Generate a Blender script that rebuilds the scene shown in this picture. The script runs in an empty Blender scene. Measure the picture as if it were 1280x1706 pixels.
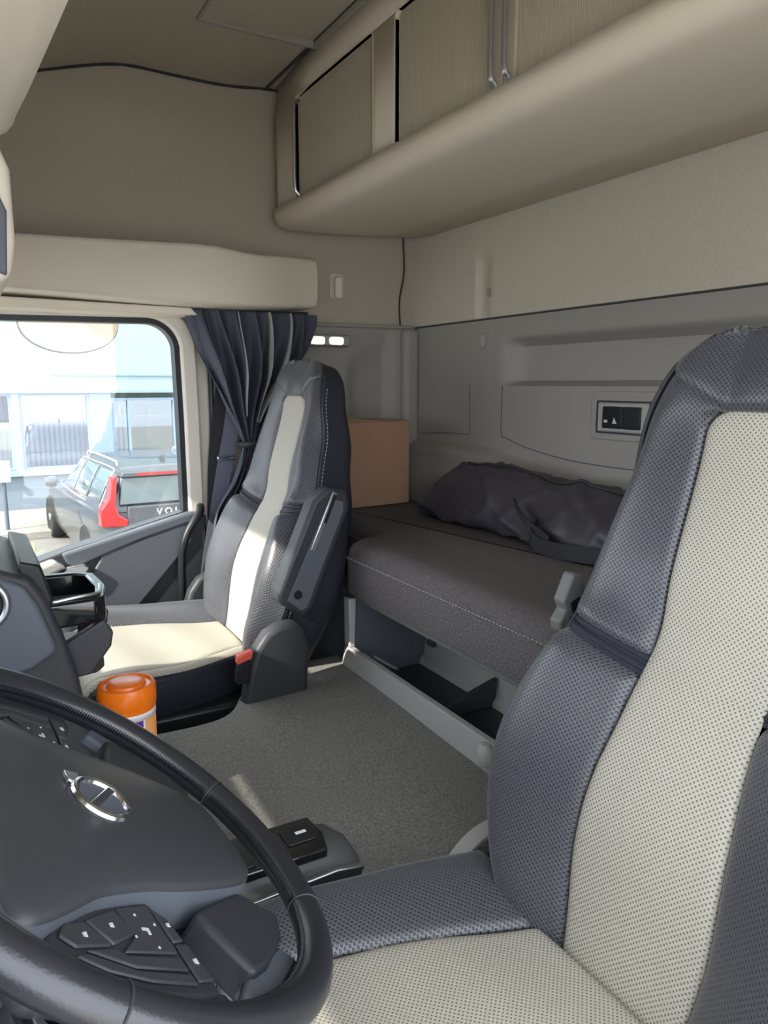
import bpy, bmesh, math, random
from mathutils import Vector, Matrix
from math import sin, cos, pi, radians as rad
random.seed(7)
S = bpy.context.scene
COL = S.collection

# ------------------------------------------------------------------ camera, sky, sun, exposure
YAW, PIT = rad(29.6), rad(-9.8)
CAM = Vector((0, 0, 1.2))
cd = bpy.data.cameras.new('camera'); cam = bpy.data.objects.new('camera', cd); COL.objects.link(cam)
cd.sensor_fit = 'VERTICAL'; cd.sensor_height = 24.0; cd.lens = 1232.0 * 24.0 / 1706.0
cd.clip_start = 0.02; cd.clip_end = 200
cam.location = CAM
_f = Vector((sin(YAW) * cos(PIT), cos(YAW) * cos(PIT), sin(PIT)))
_r = Vector((cos(YAW), -sin(YAW), 0)); _u = _r.cross(_f)
cam.rotation_euler = Matrix((_r, _u, -_f)).transposed().to_euler()
S.camera = cam
S.view_settings.view_transform = 'Standard'; S.view_settings.look = 'None'
S.view_settings.gamma = 1; S.view_settings.use_curve_mapping = False
S.view_settings.exposure = 0.42

wd = bpy.data.worlds.new('sky'); S.world = wd; wd.use_nodes = True
bg = wd.node_tree.nodes['Background']
bg.inputs['Color'].default_value = (0.88, 0.92, 1.0, 1); bg.inputs['Strength'].default_value = 3.8
sd = bpy.data.lights.new('sun', 'SUN'); sun = bpy.data.objects.new('sun', sd); COL.objects.link(sun)
sd.energy = 6.8; sd.angle = rad(0.8); sd.color = (1.0, 0.93, 0.80)
SUN_DIR = Vector((0.80, 0.20, -0.56))
sun.rotation_euler = SUN_DIR.to_track_quat('-Z', 'Y').to_euler(); sun.location = (-6, -5, 8)
for nm, lo, ro, sx, sy in (('sky_portal_door', (0.06, -0.06, 0.85), (rad(90), 0, 0), 1.3, 1.5),
                           ('sky_portal_windscreen', (-0.84, 1.2, 1.33), (0, rad(-90), 0), 0.85, 2.2)):
    pl = bpy.data.lights.new(nm, 'AREA'); po = bpy.data.objects.new(nm, pl); COL.objects.link(po)
    pl.shape = 'RECTANGLE'; pl.size = sx; pl.size_y = sy; pl.cycles.is_portal = True
    po.location = lo; po.rotation_euler = ro

# ------------------------------------------------------------------ materials
def _bsdf(name):
    m = bpy.data.materials.new(name); m.use_nodes = True
    return m, m.node_tree.nodes, m.node_tree.links, m.node_tree.nodes['Principled BSDF']
def mat(name, col, rough=0.6, var=0.0, scale=60, bump=0.0, metal=0.0, spec=0.5, stretch=None, col2=None, thresh=None, coat=0.0):
    m, n, l, b = _bsdf(name)
    b.inputs['Base Color'].default_value = (*col, 1); b.inputs['Roughness'].default_value = rough
    b.inputs['Metallic'].default_value = metal; b.inputs['Specular IOR Level'].default_value = spec
    b.inputs['Coat Weight'].default_value = coat
    if var or bump or col2:
        tc = n.new('ShaderNodeTexCoord'); mp = n.new('ShaderNodeMapping'); nz = n.new('ShaderNodeTexNoise')
        l.new(tc.outputs['Object'], mp.inputs[0]); l.new(mp.outputs[0], nz.inputs['Vector'])
        mp.inputs['Scale'].default_value = stretch or (1, 1, 1)
        nz.inputs['Scale'].default_value = scale; nz.inputs['Detail'].default_value = 3
        if var or col2:
            cr = n.new('ShaderNodeValToRGB'); l.new(nz.outputs[0], cr.inputs[0])
            a = [max(0, c * (1 - var)) for c in col]; c2 = col2 or [min(1, c * (1 + var)) for c in col]
            lo, hi = thresh or (0.3, 0.7)
            cr.color_ramp.elements[0].position = lo; cr.color_ramp.elements[1].position = hi
            cr.color_ramp.elements[0].color = (*a, 1); cr.color_ramp.elements[1].color = (*c2, 1)
            l.new(cr.outputs[0], b.inputs['Base Color'])
        if bump:
            bp = n.new('ShaderNodeBump'); bp.inputs['Strength'].default_value = bump; bp.inputs['Distance'].default_value = 0.002
            l.new(nz.outputs[0], bp.inputs['Height']); l.new(bp.outputs[0], b.inputs['Normal'])
    return m
def perf(name, col, hole, pitch=0.0055, r=0.23, rough=0.42, spec=0.5, sheen=0.0):
    """leather punched with a staggered grid of small holes, in the seat's own UV metres"""
    m, n, l, b = _bsdf(name)
    b.inputs['Roughness'].default_value = rough; b.inputs['Specular IOR Level'].default_value = spec
    b.inputs['Sheen Weight'].default_value = sheen; b.inputs['Sheen Roughness'].default_value = 0.4
    uv = n.new('ShaderNodeUVMap'); uv.uv_map = 'UVMap'
    ds = []
    for off in (0.0, 0.5):
        mp = n.new('ShaderNodeMapping'); l.new(uv.outputs[0], mp.inputs[0])
        mp.inputs['Scale'].default_value = (1 / (pitch * 1.25), 1 / (pitch * 1.25), 0); mp.inputs['Location'].default_value = (off, off, 0)
        fr = n.new('ShaderNodeVectorMath'); fr.operation = 'FRACTION'; l.new(mp.outputs[0], fr.inputs[0])
        sb = n.new('ShaderNodeVectorMath'); sb.operation = 'SUBTRACT'; sb.inputs[1].default_value = (0.5, 0.5, 0); l.new(fr.outputs[0], sb.inputs[0])
        ln = n.new('ShaderNodeVectorMath'); ln.operation = 'LENGTH'; l.new(sb.outputs[0], ln.inputs[0]); ds.append(ln)
    mn = n.new('ShaderNodeMath'); mn.operation = 'MINIMUM'; l.new(ds[0].outputs['Value'], mn.inputs[0]); l.new(ds[1].outputs['Value'], mn.inputs[1])
    mr = n.new('ShaderNodeMapRange'); mr.interpolation_type = 'SMOOTHSTEP'
    mr.inputs['From Min'].default_value = r * 0.6; mr.inputs['From Max'].default_value = r * 1.25; l.new(mn.outputs[0], mr.inputs['Value'])
    mx = n.new('ShaderNodeMix'); mx.data_type = 'RGBA'; l.new(mr.outputs[0], mx.inputs[0])
    mx.inputs[6].default_value = (*hole, 1); mx.inputs[7].default_value = (*col, 1)
    l.new(mx.outputs[2], b.inputs['Base Color'])
    tc = n.new('ShaderNodeTexCoord'); nz = n.new('ShaderNodeTexNoise'); nz.inputs['Scale'].default_value = 350; l.new(tc.outputs['Object'], nz.inputs['Vector'])
    ad = n.new('ShaderNodeMath'); ad.operation = 'MULTIPLY_ADD'; l.new(nz.outputs[0], ad.inputs[0]); ad.inputs[1].default_value = 0.25; l.new(mr.outputs[0], ad.inputs[2])
    bp = n.new('ShaderNodeBump'); bp.inputs['Strength'].default_value = 0.55; bp.inputs['Distance'].default_value = 0.0012
    l.new(ad.outputs[0], bp.inputs['Height']); l.new(bp.outputs[0], b.inputs['Normal'])
    return m
def weave(name, c1, c2, scale, rough=0.85, axis=None):
    """checked weave of two yarns"""
    m, n, l, b = _bsdf(name); b.inputs['Roughness'].default_value = rough; b.inputs['Specular IOR Level'].default_value = 0.25
    uv = n.new('ShaderNodeUVMap'); uv.uv_map = 'UVMap'; ck = n.new('ShaderNodeTexChecker'); ck.inputs['Scale'].default_value = scale
    l.new(uv.outputs[0], ck.inputs['Vector']); ck.inputs['Color1'].default_value = (*c1, 1); ck.inputs['Color2'].default_value = (*c2, 1)
    l.new(ck.outputs[0], b.inputs['Base Color'])
    return m
def emit(name, col, s):
    m, n, l, b = _bsdf(name); b.inputs['Base Color'].default_value = (*col, 1)
    b.inputs['Emission Color'].default_value = (*col, 1); b.inputs['Emission Strength'].default_value = s
    return m
def glass(name, tint=(1, 1, 1), gloss=0.06):
    m = bpy.data.materials.new(name); m.use_nodes = True; n = m.node_tree.nodes; l = m.node_tree.links
    n.clear(); o = n.new('ShaderNodeOutputMaterial'); t = n.new('ShaderNodeBsdfTransparent'); g = n.new('ShaderNodeBsdfGlossy'); mx = n.new('ShaderNodeMixShader')
    t.inputs[0].default_value = (*tint, 1); g.inputs['Roughness'].default_value = 0.02; mx.inputs[0].default_value = gloss
    l.new(t.outputs[0], mx.inputs[1]); l.new(g.outputs[0], mx.inputs[2]); l.new(mx.outputs[0], o.inputs[0])
    return m

M_fabric = mat('beige_headliner_felt', (0.46, 0.415, 0.345), 0.95, 0.05, 150, 0.2, spec=0.15)
M_fabric2 = mat('pale_wall_felt', (0.60, 0.57, 0.485), 0.95, 0.05, 130, 0.2, spec=0.15)
M_ceil = mat('headliner_felt_grey', (0.47, 0.43, 0.36), 0.95, 0.08, 150, 0.3, spec=0.15)
M_cream = mat('cream_moulded_plastic', (0.76, 0.70, 0.59), 0.55, 0.02, 300, 0.12, spec=0.35)
M_pillar = mat('pale_cream_pillar_plastic', (0.70, 0.66, 0.58), 0.55, 0.02, 300, 0.1, spec=0.35)
M_grey = mat('warm_grey_moulded_plastic', (0.34, 0.33, 0.30), 0.6, 0.03, 350, 0.15, spec=0.35)
M_grey_l = mat('pale_grey_plastic', (0.42, 0.42, 0.40), 0.5, 0.02, 300, 0.1, spec=0.4)
M_bin = mat('grey_bin_plastic', (0.37, 0.37, 0.36), 0.5, 0.03, 350, 0.1, spec=0.4)
M_slate = mat('slate_blue_plastic', (0.10, 0.115, 0.14), 0.55, 0.04, 300, 0.12, spec=0.4)
M_dark = mat('charcoal_plastic', (0.035, 0.038, 0.045), 0.48, 0.05, 300, 0.15, spec=0.45)
M_hub = mat('soft_charcoal_plastic', (0.045, 0.048, 0.055), 0.42, 0.04, 600, 0.12, spec=0.5)
M_mid = mat('mid_grey_plastic', (0.16, 0.165, 0.16), 0.5, 0.03, 300, 0.12, spec=0.4)
M_pod = mat('dark_grey_pod_plastic', (0.07, 0.075, 0.075), 0.5, 0.03, 300, 0.12, spec=0.4)
M_black = mat('black_trim', (0.012, 0.013, 0.016), 0.4, spec=0.4)
M_gloss = mat('gloss_black_panel', (0.008, 0.009, 0.01), 0.12, spec=0.6, coat=0.3)
M_leather = mat('smooth_black_leather', (0.022, 0.024, 0.030), 0.30, 0.05, 420, 0.12, spec=0.7)
M_sideleather = mat('dark_navy_leather', (0.020, 0.023, 0.034), 0.5, 0.08, 300, 0.3, spec=0.4)
M_perfd = perf('punched_slate_leather', (0.064, 0.068, 0.082), (0.008, 0.009, 0.012), 0.0052, 0.20, 0.33, 0.65, sheen=0.25)
M_perfb = perf('punched_beige_leather', (0.475, 0.455, 0.385), (0.17, 0.16, 0.13), 0.0052, 0.17, 0.55, 0.35)
M_thread = mat('pale_thread', (0.55, 0.55, 0.52), 0.8)
M_pipe = mat('charcoal_piping', (0.028, 0.030, 0.038), 0.5)
M_carpet = mat('grey_loop_carpet', (0.20, 0.20, 0.19), 0.98, 0.30, 210, 1.0, spec=0.1)
M_matt = mat('speckled_charcoal_mattress_cloth', (0.12, 0.112, 0.112), 0.95, 0.22, 190, 0.6, spec=0.15)
M_mattside = mat('speckled_mattress_side_cloth', (0.14, 0.13, 0.13), 0.95, 0.15, 300, 0.6, spec=0.15, col2=(0.27, 0.255, 0.26), thresh=(0.52, 0.70))
M_bag = mat('black_nylon_cloth', (0.048, 0.045, 0.056), 0.45, 0.1, 25, 0.1, spec=0.45)
M_web = mat('black_webbing', (0.018, 0.018, 0.024), 0.7, 0.2, 400, 0.5)
M_belt = mat('slate_belt_webbing', (0.10, 0.115, 0.15), 0.6, 0.1, 300, 0.3, spec=0.4)
M_curt = weave('navy_curtain_cloth', (0.035, 0.040, 0.060), (0.11, 0.12, 0.155), 260)
M_lining = mat('pale_curtain_lining', (0.33, 0.33, 0.33), 0.9, 0.1, 200, 0.2)
M_card = mat('brown_cardboard', (0.43, 0.265, 0.175), 0.85, 0.06, 40, 0.15, spec=0.2, stretch=(1, 1, 6))
M_tape = mat('tan_packing_tape', (0.60, 0.37, 0.22), 0.4, spec=0.4)
M_orange = mat('glossy_orange_plastic', (0.95, 0.20, 0.008), 0.28, spec=0.5)
M_purple = mat('purple_print', (0.13, 0.02, 0.32), 0.35)
M_white = mat('white_print', (0.85, 0.83, 0.86), 0.35)
M_peach = mat('apricot_print', (0.98, 0.42, 0.14), 0.35)
M_red = mat('coral_red_plastic', (0.75, 0.10, 0.07), 0.4)
M_chrome = mat('brushed_chrome', (0.75, 0.78, 0.82), 0.18, metal=1.0)
M_steel = mat('satin_steel', (0.55, 0.57, 0.60), 0.35, metal=1.0)
M_icon = mat('pale_icon_print', (0.62, 0.64, 0.66), 0.5)
M_lamp = emit('warm_lamp_lens', (1.0, 0.86, 0.62), 2.2)
M_pane = glass('clear_door_glass', (0.97, 0.985, 0.98), 0.05)
M_tambour = mat('taupe_tambour_slats', (0.48, 0.44, 0.35), 0.55, 0.03, 300, 0.1, spec=0.35)
# outside
M_ground = mat('sunlit_concrete', (0.22, 0.21, 0.19), 0.9, 0.12, 3, 0.3)
M_apron = mat('pale_bounce_concrete', (0.50, 0.48, 0.43), 0.9, 0.10, 3, 0.3)  # made paler than the visible ground to bounce light up into the cab
M_kerb = mat('pale_kerb', (0.28, 0.27, 0.24), 0.9, 0.08, 8, 0.2)
M_yellow = mat('faded_yellow_paint', (0.40, 0.34, 0.16), 0.8, 0.1, 10)
M_facade = mat('pale_blue_white_cladding', (0.245, 0.335, 0.355), 0.6, 0.02, 2)
M_facade2 = mat('light_blue_painted_wall', (0.17, 0.21, 0.25), 0.7, 0.04, 2)
M_frame = mat('pale_blue_window_frame', (0.20, 0.27, 0.36), 0.5)
M_blind = mat('white_blind_slat', (0.30, 0.34, 0.40), 0.6)
M_room = mat('dim_office_wall', (0.16, 0.18, 0.14), 0.9, 0.3, 1.5)
M_wglass = glass('office_window_glass', (0.72, 0.80, 0.88), 0.16)
M_car = mat('grey_metallic_paint', (0.06, 0.066, 0.074), 0.30, metal=0.2, coat=0.5)
M_carglass = mat('tinted_car_glass', (0.10, 0.14, 0.15), 0.08, spec=0.8, coat=0.5)
M_tyre = mat('black_tyre_rubber', (0.02, 0.02, 0.02), 0.85)
M_tail = mat('red_tail_lamp', (0.40, 0.008, 0.010), 0.2, coat=0.5)
M_mirror = mat('mirror_reflection_tan', (0.78, 0.66, 0.50), 0.25, spec=0.5)  # tan base colour stands in for the ground the mirror reflects

# ------------------------------------------------------------------ helpers
MW = {}
def tag(o, label=None, cat=None, group=None, kind=None):
    if label: o['label'] = label
    if cat: o['category'] = cat
    if group: o['group'] = group
    if kind: o['kind'] = kind
    return o
def thing(name, label, cat, loc, group=None, M=None):
    o = bpy.data.objects.new(name, None); COL.objects.link(o); o.empty_display_size = 0.05
    m = M or Matrix.Translation(Vector(loc)); o.matrix_world = m; MW[o] = m.copy()
    return tag(o, label, cat, group)
class MB:
    def __init__(s): s.v = []; s.f = []; s.uv = {}
    def grid(s, rows, uvs=None, closed=False, cap=False):
        """rows: list of equally long lists of points"""
        b = len(s.v); nr = len(rows); nc = len(rows[0])
        for i, r in enumerate(rows):
            for j, p in enumerate(r):
                s.uv[len(s.v)] = uvs[i][j] if uvs else (j / max(1, nc - 1), i / max(1, nr - 1)); s.v.append(tuple(p))
        for i in range(nr - 1):
            for j in range(nc if closed else nc - 1):
                k = (j + 1) % nc
                s.f.append((b + i * nc + j, b + i * nc + k, b + (i + 1) * nc + k, b + (i + 1) * nc + j))
        if cap:
            s.f.append(tuple(b + j for j in range(nc))[::-1]); s.f.append(tuple(b + (nr - 1) * nc + j for j in range(nc)))
        return s
    def slab(s, rows, off):
        o = Vector(off); return s.grid([list(r) + [tuple(Vector(p) + o) for p in reversed(r)] for r in rows], closed=True, cap=True)
    def box(s, x, y, z):
        b = len(s.v)
        for q in ((0,0,0),(1,0,0),(1,1,0),(0,1,0),(0,0,1),(1,0,1),(1,1,1),(0,1,1)): s.v.append((x[q[0]], y[q[1]], z[q[2]]))
        for f in ((3,2,1,0),(4,5,6,7),(0,1,5,4),(1,2,6,5),(2,3,7,6),(3,0,4,7)): s.f.append(tuple(b + i for i in f))
        return s
    def prism(s, poly, a, b, ax=1):
        """polygon extruded along axis ax from a to b; poly in the two other axes in xyz order"""
        def P(q, t):
            q = list(q); q.insert(ax, t); return q
        k = len(s.v); n = len(poly)
        for t in (a, b):
            for q in poly: s.v.append(tuple(P(q, t)))
        s.f.append(tuple(k + i for i in range(n))); s.f.append(tuple(k + n + i for i in range(n))[::-1])
        for i in range(n):
            j = (i + 1) % n; s.f.append((k + i, k + n + i, k + n + j, k + j))
        return s
    def tube(s, pts, r, n=10, closed=False, flat=None, up=None):
        pts = [Vector(p) for p in pts]; N = len(pts); rows = []
        prev = None
        for i, p in enumerate(pts):
            if closed: t = pts[(i + 1) % N] - pts[i - 1]
            else: t = pts[min(N - 1, i + 1)] - pts[max(0, i - 1)]
            t.normalize()
            if prev is None:
                a = Vector(up) if up else (Vector((0, 0, 1)) if abs(t.z) < 0.9 else Vector((1, 0, 0)))
            else: a = prev
            u = (a - t * a.dot(t))
            if u.length < 1e-5: u = t.orthogonal()
            u.normalize(); prev = u; w = t.cross(u)
            rr = r[i] if isinstance(r, (list, tuple)) else r
            k2 = flat or 1.0
            rows.append([p + u * (rr * cos(2 * pi * j / n)) + w * (rr * k2 * sin(2 * pi * j / n)) for j in range(n)])
        if closed: rows.append(rows[0])
        return s.grid(rows, closed=True, cap=not closed)
    def lathe(s, prof, c=(0, 0, 0), n=32, axis='z', cap=True):
        rows = []
        for r, h in prof:
            rw = []
            for j in range(n):
                a = 2 * pi * j / n; q = (r * cos(a), r * sin(a), h)
                if axis == 'x': q = (h, q[0], q[1])
                if axis == 'y': q = (q[1], h, q[0])
                rw.append((c[0] + q[0], c[1] + q[1], c[2] + q[2]))
            rows.append(rw)
        return s.grid(rows, closed=True, cap=cap)
    def build(s, name, m, parent=None, smooth=True, bev=0, seg=2, solid=0, sub=0, local=False, angle=40, off=-1):
        if parent is not None and not local:
            inv = MW[parent].inverted(); vs = [tuple(inv @ Vector(v)) for v in s.v]
        elif parent is None:
            xs, ys, zs = zip(*s.v); c = Vector(((min(xs) + max(xs)) / 2, (min(ys) + max(ys)) / 2, min(zs)))
            vs = [tuple(Vector(v) - c) for v in s.v]
        else: vs = s.v
        me = bpy.data.meshes.new(name); me.from_pydata(vs, [], s.f)
        uvl = me.uv_layers.new(name='UVMap')
        for lp in me.loops: uvl.data[lp.index].uv = s.uv.get(lp.vertex_index, (0, 0))
        bm = bmesh.new(); bm.from_mesh(me); bmesh.ops.remove_doubles(bm, verts=bm.verts, dist=1e-6)
        bmesh.ops.recalc_face_normals(bm, faces=bm.faces); bm.to_mesh(me); bm.free()
        me.materials.append(m)
        o = bpy.data.objects.new(name, me); COL.objects.link(o)
        if parent is not None: o.parent = parent; MW[o] = MW[parent].copy()
        else: o.location = c; MW[o] = Matrix.Translation(c)
        if solid: k = o.modifiers.new('Solidify', 'SOLIDIFY'); k.thickness = solid; k.offset = off
        if bev: k = o.modifiers.new('Bevel', 'BEVEL'); k.width = bev; k.segments = seg; k.limit_method = 'ANGLE'; k.angle_limit = rad(35)
        if sub: k = o.modifiers.new('Subsurf', 'SUBSURF'); k.levels = sub; k.render_levels = sub
        if smooth:
            for p in me.polygons: p.use_smooth = True
            try: me.set_sharp_from_angle(angle=rad(angle))
            except Exception: pass
        return o
def box(name, x, y, z, m, parent=None, bev=0, **k): return MB().box(x, y, z).build(name, m, parent, bev=bev, **k)
def struct(o): o['kind'] = 'structure'; return o
def interp(tab, x):
    """Catmull-Rom through (x, y) knots"""
    if x <= tab[0][0]: return tab[0][1]
    if x >= tab[-1][0]: return tab[-1][1]
    for i in range(len(tab) - 1):
        if tab[i][0] <= x <= tab[i + 1][0]:
            x0, y0 = tab[i]; x1, y1 = tab[i + 1]; t = (x - x0) / (x1 - x0)
            m0 = (y1 - tab[max(0, i - 1)][1]) / (x1 - tab[max(0, i - 1)][0]) if i > 0 else (y1 - y0) / (x1 - x0)
            m1 = (tab[min(len(tab) - 1, i + 2)][1] - y0) / (tab[min(len(tab) - 1, i + 2)][0] - x0) if i < len(tab) - 2 else (y1 - y0) / (x1 - x0)
            d = x1 - x0
            return (2*t**3-3*t**2+1)*y0 + (t**3-2*t**2+t)*m0*d + (-2*t**3+3*t**2)*y1 + (t**3-t**2)*m1*d
def smooth01(t): t = max(0, min(1, t)); return t * t * (3 - 2 * t)
def catmull(pts, n=8):
    pts = [Vector(p) for p in pts]; out = []
    for i in range(len(pts) - 1):
        p0 = pts[max(0, i - 1)]; p1 = pts[i]; p2 = pts[i + 1]; p3 = pts[min(len(pts) - 1, i + 2)]
        for k in range(n):
            t = k / n
            out.append(0.5 * ((2 * p1) + (p2 - p0) * t + (2*p0 - 5*p1 + 4*p2 - p3) * t*t + (3*p1 - p0 - 3*p2 + p3) * t**3))
    out.append(pts[-1]); return out
def stitches(mb, pts, ln=0.006, gap=0.004, r=0.0007):
    pts = [Vector(p) for p in pts]; acc = 0.0; seg = []
    step = ln + gap; cur = 0.0
    d = [0.0]
    for a, b in zip(pts, pts[1:]): d.append(d[-1] + (b - a).length)
    def at(t):
        for i in range(len(d) - 1):
            if d[i] <= t <= d[i + 1]:
                return pts[i].lerp(pts[i + 1], (t - d[i]) / max(1e-9, d[i + 1] - d[i]))
        return pts[-1]
    while cur + ln < d[-1]:
        mb.tube([at(cur), at(cur + ln)], r, 4); cur += step
    return mb
def rrect(x0, x1, z0, z1, r, n=5):
    out = []
    for cx, cz, a in ((x1 - r, z1 - r, 0), (x0 + r, z1 - r, 90), (x0 + r, z0 + r, 180), (x1 - r, z0 + r, 270)):
        for k in range(n + 1):
            t = rad(a + 90 * k / n); out.append((cx + r * cos(t), cz + r * sin(t)))
    return out
def text_mb(body, size, place, depth=0.0005, align='CENTER'):
    """letters as a mesh; place maps (x, y, h) of the text plane to a point"""
    c = bpy.data.curves.new('lettering', 'FONT'); c.body = body; c.size = size; c.extrude = depth; c.align_x = align; c.align_y = 'CENTER'
    o = bpy.data.objects.new('lettering', c); COL.objects.link(o)
    me = bpy.data.meshes.new_from_object(o.evaluated_get(bpy.context.evaluated_depsgraph_get()))
    mb = MB()
    for v in me.vertices: mb.v.append(tuple(place(v.co.x, v.co.y, v.co.z)))
    for p in me.polygons: mb.f.append(tuple(p.vertices))
    bpy.data.objects.remove(o); bpy.data.curves.remove(c); bpy.data.meshes.remove(me)
    return mb
def ring(outer, inner, y0, y1, ax=1):
    """frame between two equally long loops, thickness y0..y1"""
    def P(q, t):
        q = list(q); q.insert(ax, t); return q
    rows = [[P(q, y0) for q in outer], [P(q, y0) for q in inner], [P(q, y1) for q in inner], [P(q, y1) for q in outer]]
    rows.append(rows[0]); return MB().grid(rows, closed=True)

# ================================================================== THE CAB SHELL
WY, BX = 2.40, 1.49                      # passenger side wall, back wall
struct(box('floor', (-0.95, BX), (-0.02, WY + 0.02), (-0.06, 0.0), M_dark))
# ceiling: felt, flat over the bunk, falling and bulging towards the windscreen
rows = []
for i in range(25):
    y = -0.05 + (WY + 0.08) * i / 24; r = []
    for j in range(33):
        x = -0.75 + (BX + 0.77) * j / 32
        z = interp([(-0.8, 1.86), (-0.2, 1.95), (0.15, 2.02), (0.3, 2.065), (0.48, 2.112), (0.62, 2.112), (0.8, 2.112), (0.95, 2.127), (1.5, 2.127)], x)
        r.append((x, y, z))
    rows.append(r)
struct(MB().slab(rows, (0, 0, 0.04)).build('ceiling', M_ceil))
cl = [(x, WY - 0.006, interp([(-0.8, 1.86), (-0.2, 1.95), (0.15, 2.02), (0.3, 2.065), (0.48, 2.112), (0.62, 2.112), (0.8, 2.112), (0.95, 2.127), (1.5, 2.127)], x) - 0.002) for x in [-.7 + .07 * k for k in range(25)]]
struct(MB().tube(cl, 0.005, 6).build('trim_1', M_dark))
# roof hatch outline
struct(ring([(0.93, 1.60), (0.93, 2.02), (0.60, 2.02), (0.60, 1.60)], [(0.922, 1.608), (0.922, 2.012), (0.608, 2.012), (0.608, 1.608)], 2.105, 2.122, ax=2).build('trim_2', M_grey, smooth=False))
# side wall, upper felt (soft bulge) with the header belt
rows = []; uv = []
for i in range(29):
    z = 1.385 + (2.15 - 1.385) * i / 28; r = []
    for j in range(45):
        x = -0.75 + (BX + 0.75) * j / 44
        bul = 0.014 * math.exp(-((x - 0.5) / 0.35) ** 2 - ((z - 1.98) / 0.07) ** 2) + 0.01 * math.exp(-((x - 1.0) / 0.2) ** 2 - ((z - 1.66) / 0.05) ** 2)
        r.append((x, WY - bul, z))
    rows.append(r)
struct(MB().slab(rows, (0, 0.05, 0)).build('wall_right', M_fabric))
# side wall, lower grey moulding behind the B pillar, with a pressed recess
rows = []
for i in range(30):
    z = 0.0 + 1.395 * i / 29; r = []
    for j in range(40):
        x = 0.66 + (BX - 0.66) * j / 39
        d = 0.035 * smooth01((x - 1.20) / 0.05) * smooth01((1.40 - x) / 0.04) * smooth01((1.34 - z + (x - 1.3) * 0.5) / 0.06)
        r.append((x, WY - 0.012 + d, z))
    rows.append(r)
struct(MB().slab(rows, (0, 0.06, 0)).build('wall_right_lower', M_grey))
struct(MB().tube([(0.68, WY - 0.02, 1.398), (1.0, WY - 0.02, 1.402), (1.48, WY - 0.02, 1.405)], 0.006, 6).build('trim_3', M_grey))
# corner post
struct(box('trim_4', (1.425, BX), (WY - 0.05, WY), (0.75, 1.40), M_grey, bev=0.02, seg=4))
struct(MB().tube(catmull([(1.43, WY - 0.004, 1.405), (1.425, WY - 0.006, 1.50), (1.445, WY - 0.004, 1.60), (1.44, WY - 0.004, 1.72)], 6), 0.0035, 6).build('trim_5', M_dark))
# rear felt wall with the tall shallow coat recess
rows = []
for i in range(40):
    z = 1.395 + (2.15 - 1.395) * i / 39; r = []
    for j in range(300):
        y = -0.05 + (WY + 0.05) * j / 299
        d = 0.0
        if z < 1.60 and 1.925 < y < 2.02:
            d = 0.016 * smooth01((2.02 - y) / 0.008) * smooth01((y - 1.925) / 0.07) * smooth01((1.60 - z) / 0.012)
        r.append((BX + d, y, z))
    rows.append(r)
struct(MB().slab(rows, (0.05, 0, 0)).build('wall_back', M_fabric2))
struct(MB().tube([(BX - 0.002, 0, 1.408), (BX - 0.002, WY, 1.404)], 0.004, 6).build('trim_6', M_dark))
# rear lower moulding: shelf recess, raised access panel, flared foot
LIPTAB = [(0.0, 0.945), (1.30, 0.940), (1.45, 0.932), (1.60, 0.945), (1.75, 0.975), (1.88, 1.000), (2.02, 1.008), (2.4, 1.01)]
def backx(y, z):
    x = BX - 0.004
    # long shelf recess
    x += 0.05 * smooth01((1.86 - y) / 0.05) * smooth01((z - 1.200) / 0.006) * smooth01((1.345 - z) / 0.035)
    # flare towards the bunk, its lip following a wave
    lip = interp(LIPTAB, y)
    x -= 0.055 * smooth01((lip - z) / 0.035) + 0.03 * smooth01((lip - 0.06 - z) / 0.10)
    return x
rows = []
for i in range(90):
    z = 0.70 + (1.41 - 0.70) * i / 89; r = []
    for j in range(110):
        y = -0.02 + (WY + 0.02) * j / 109; r.append((backx(y, z), y, z))
    rows.append(r)
struct(MB().slab(rows, (0.07, 0, 0)).build('wall_back_lower', M_grey))
# fine panel joints in the rear moulding
def jline(name, pts, r=0.0022): return struct(MB().tube(catmull([(BX - 0.005, a, b) for a, b in pts], 5), r, 5).build(name, M_slate))
jline('trim_7', [(1.862, 1.195), (1.862, 1.05), (1.84, 1.035), (1.75, 1.012), (1.60, 0.992), (1.45, 0.984), (1.2, 0.984)], 0.0015)
jline('trim_8', [(2.035, 1.20), (2.032, 1.11), (2.030, 1.035)], 0.0012)
jline('trim_9', [(2.34, 1.018), (2.20, 1.03), (2.032, 1.033)], 0.0012)
# left (driver side) wall around the open doorway, front wall, windscreen header and pillars
mb = MB()
mb.box((0.85, BX + 0.03), (-0.05, -0.012), (0, 2.15)); mb.box((-0.75, 0.85), (-0.05, -0.012), (1.62, 2.15)); mb.box((-0.95, -0.62), (-0.05, -0.012), (0, 1.62))
struct(mb.build('wall_left', M_cream, smooth=False))
mb = MB(); mb.box((-0.95, -0.90), (0, WY), (0, 0.92)); mb.box((-0.85, -0.78), (0, WY), (1.86, 1.95))
struct(mb.build('wall_front', M_dark, smooth=False))
mb = MB(); mb.prism([(-0.95, 0.0), (-0.60, 0.0), (-0.60, 1.36), (-0.70, 1.9), (-0.84, 1.9), (-0.95, 0.92)], WY - 0.01, WY + 0.04)
struct(mb.build('wall_right_front', M_dark, smooth=False))

# unseen blind added inside the windscreen to block sun from driver seat and tunnel
rb = thing('added_sun_blind', 'dark unseen blind added in the windscreen to keep sun off the driver side', 'blind', (-0.70, 0.47, 1.23))
box('sun_block_cloth', (-0.703, -0.700), (0.0, 1.27), (1.24, 1.86), M_dark, rb)
MB().tube([(-0.70, 0.0, 1.235), (-0.70, 1.27, 1.235)], 0.008, 8).build('sun_block_bar', M_steel, rb)
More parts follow.
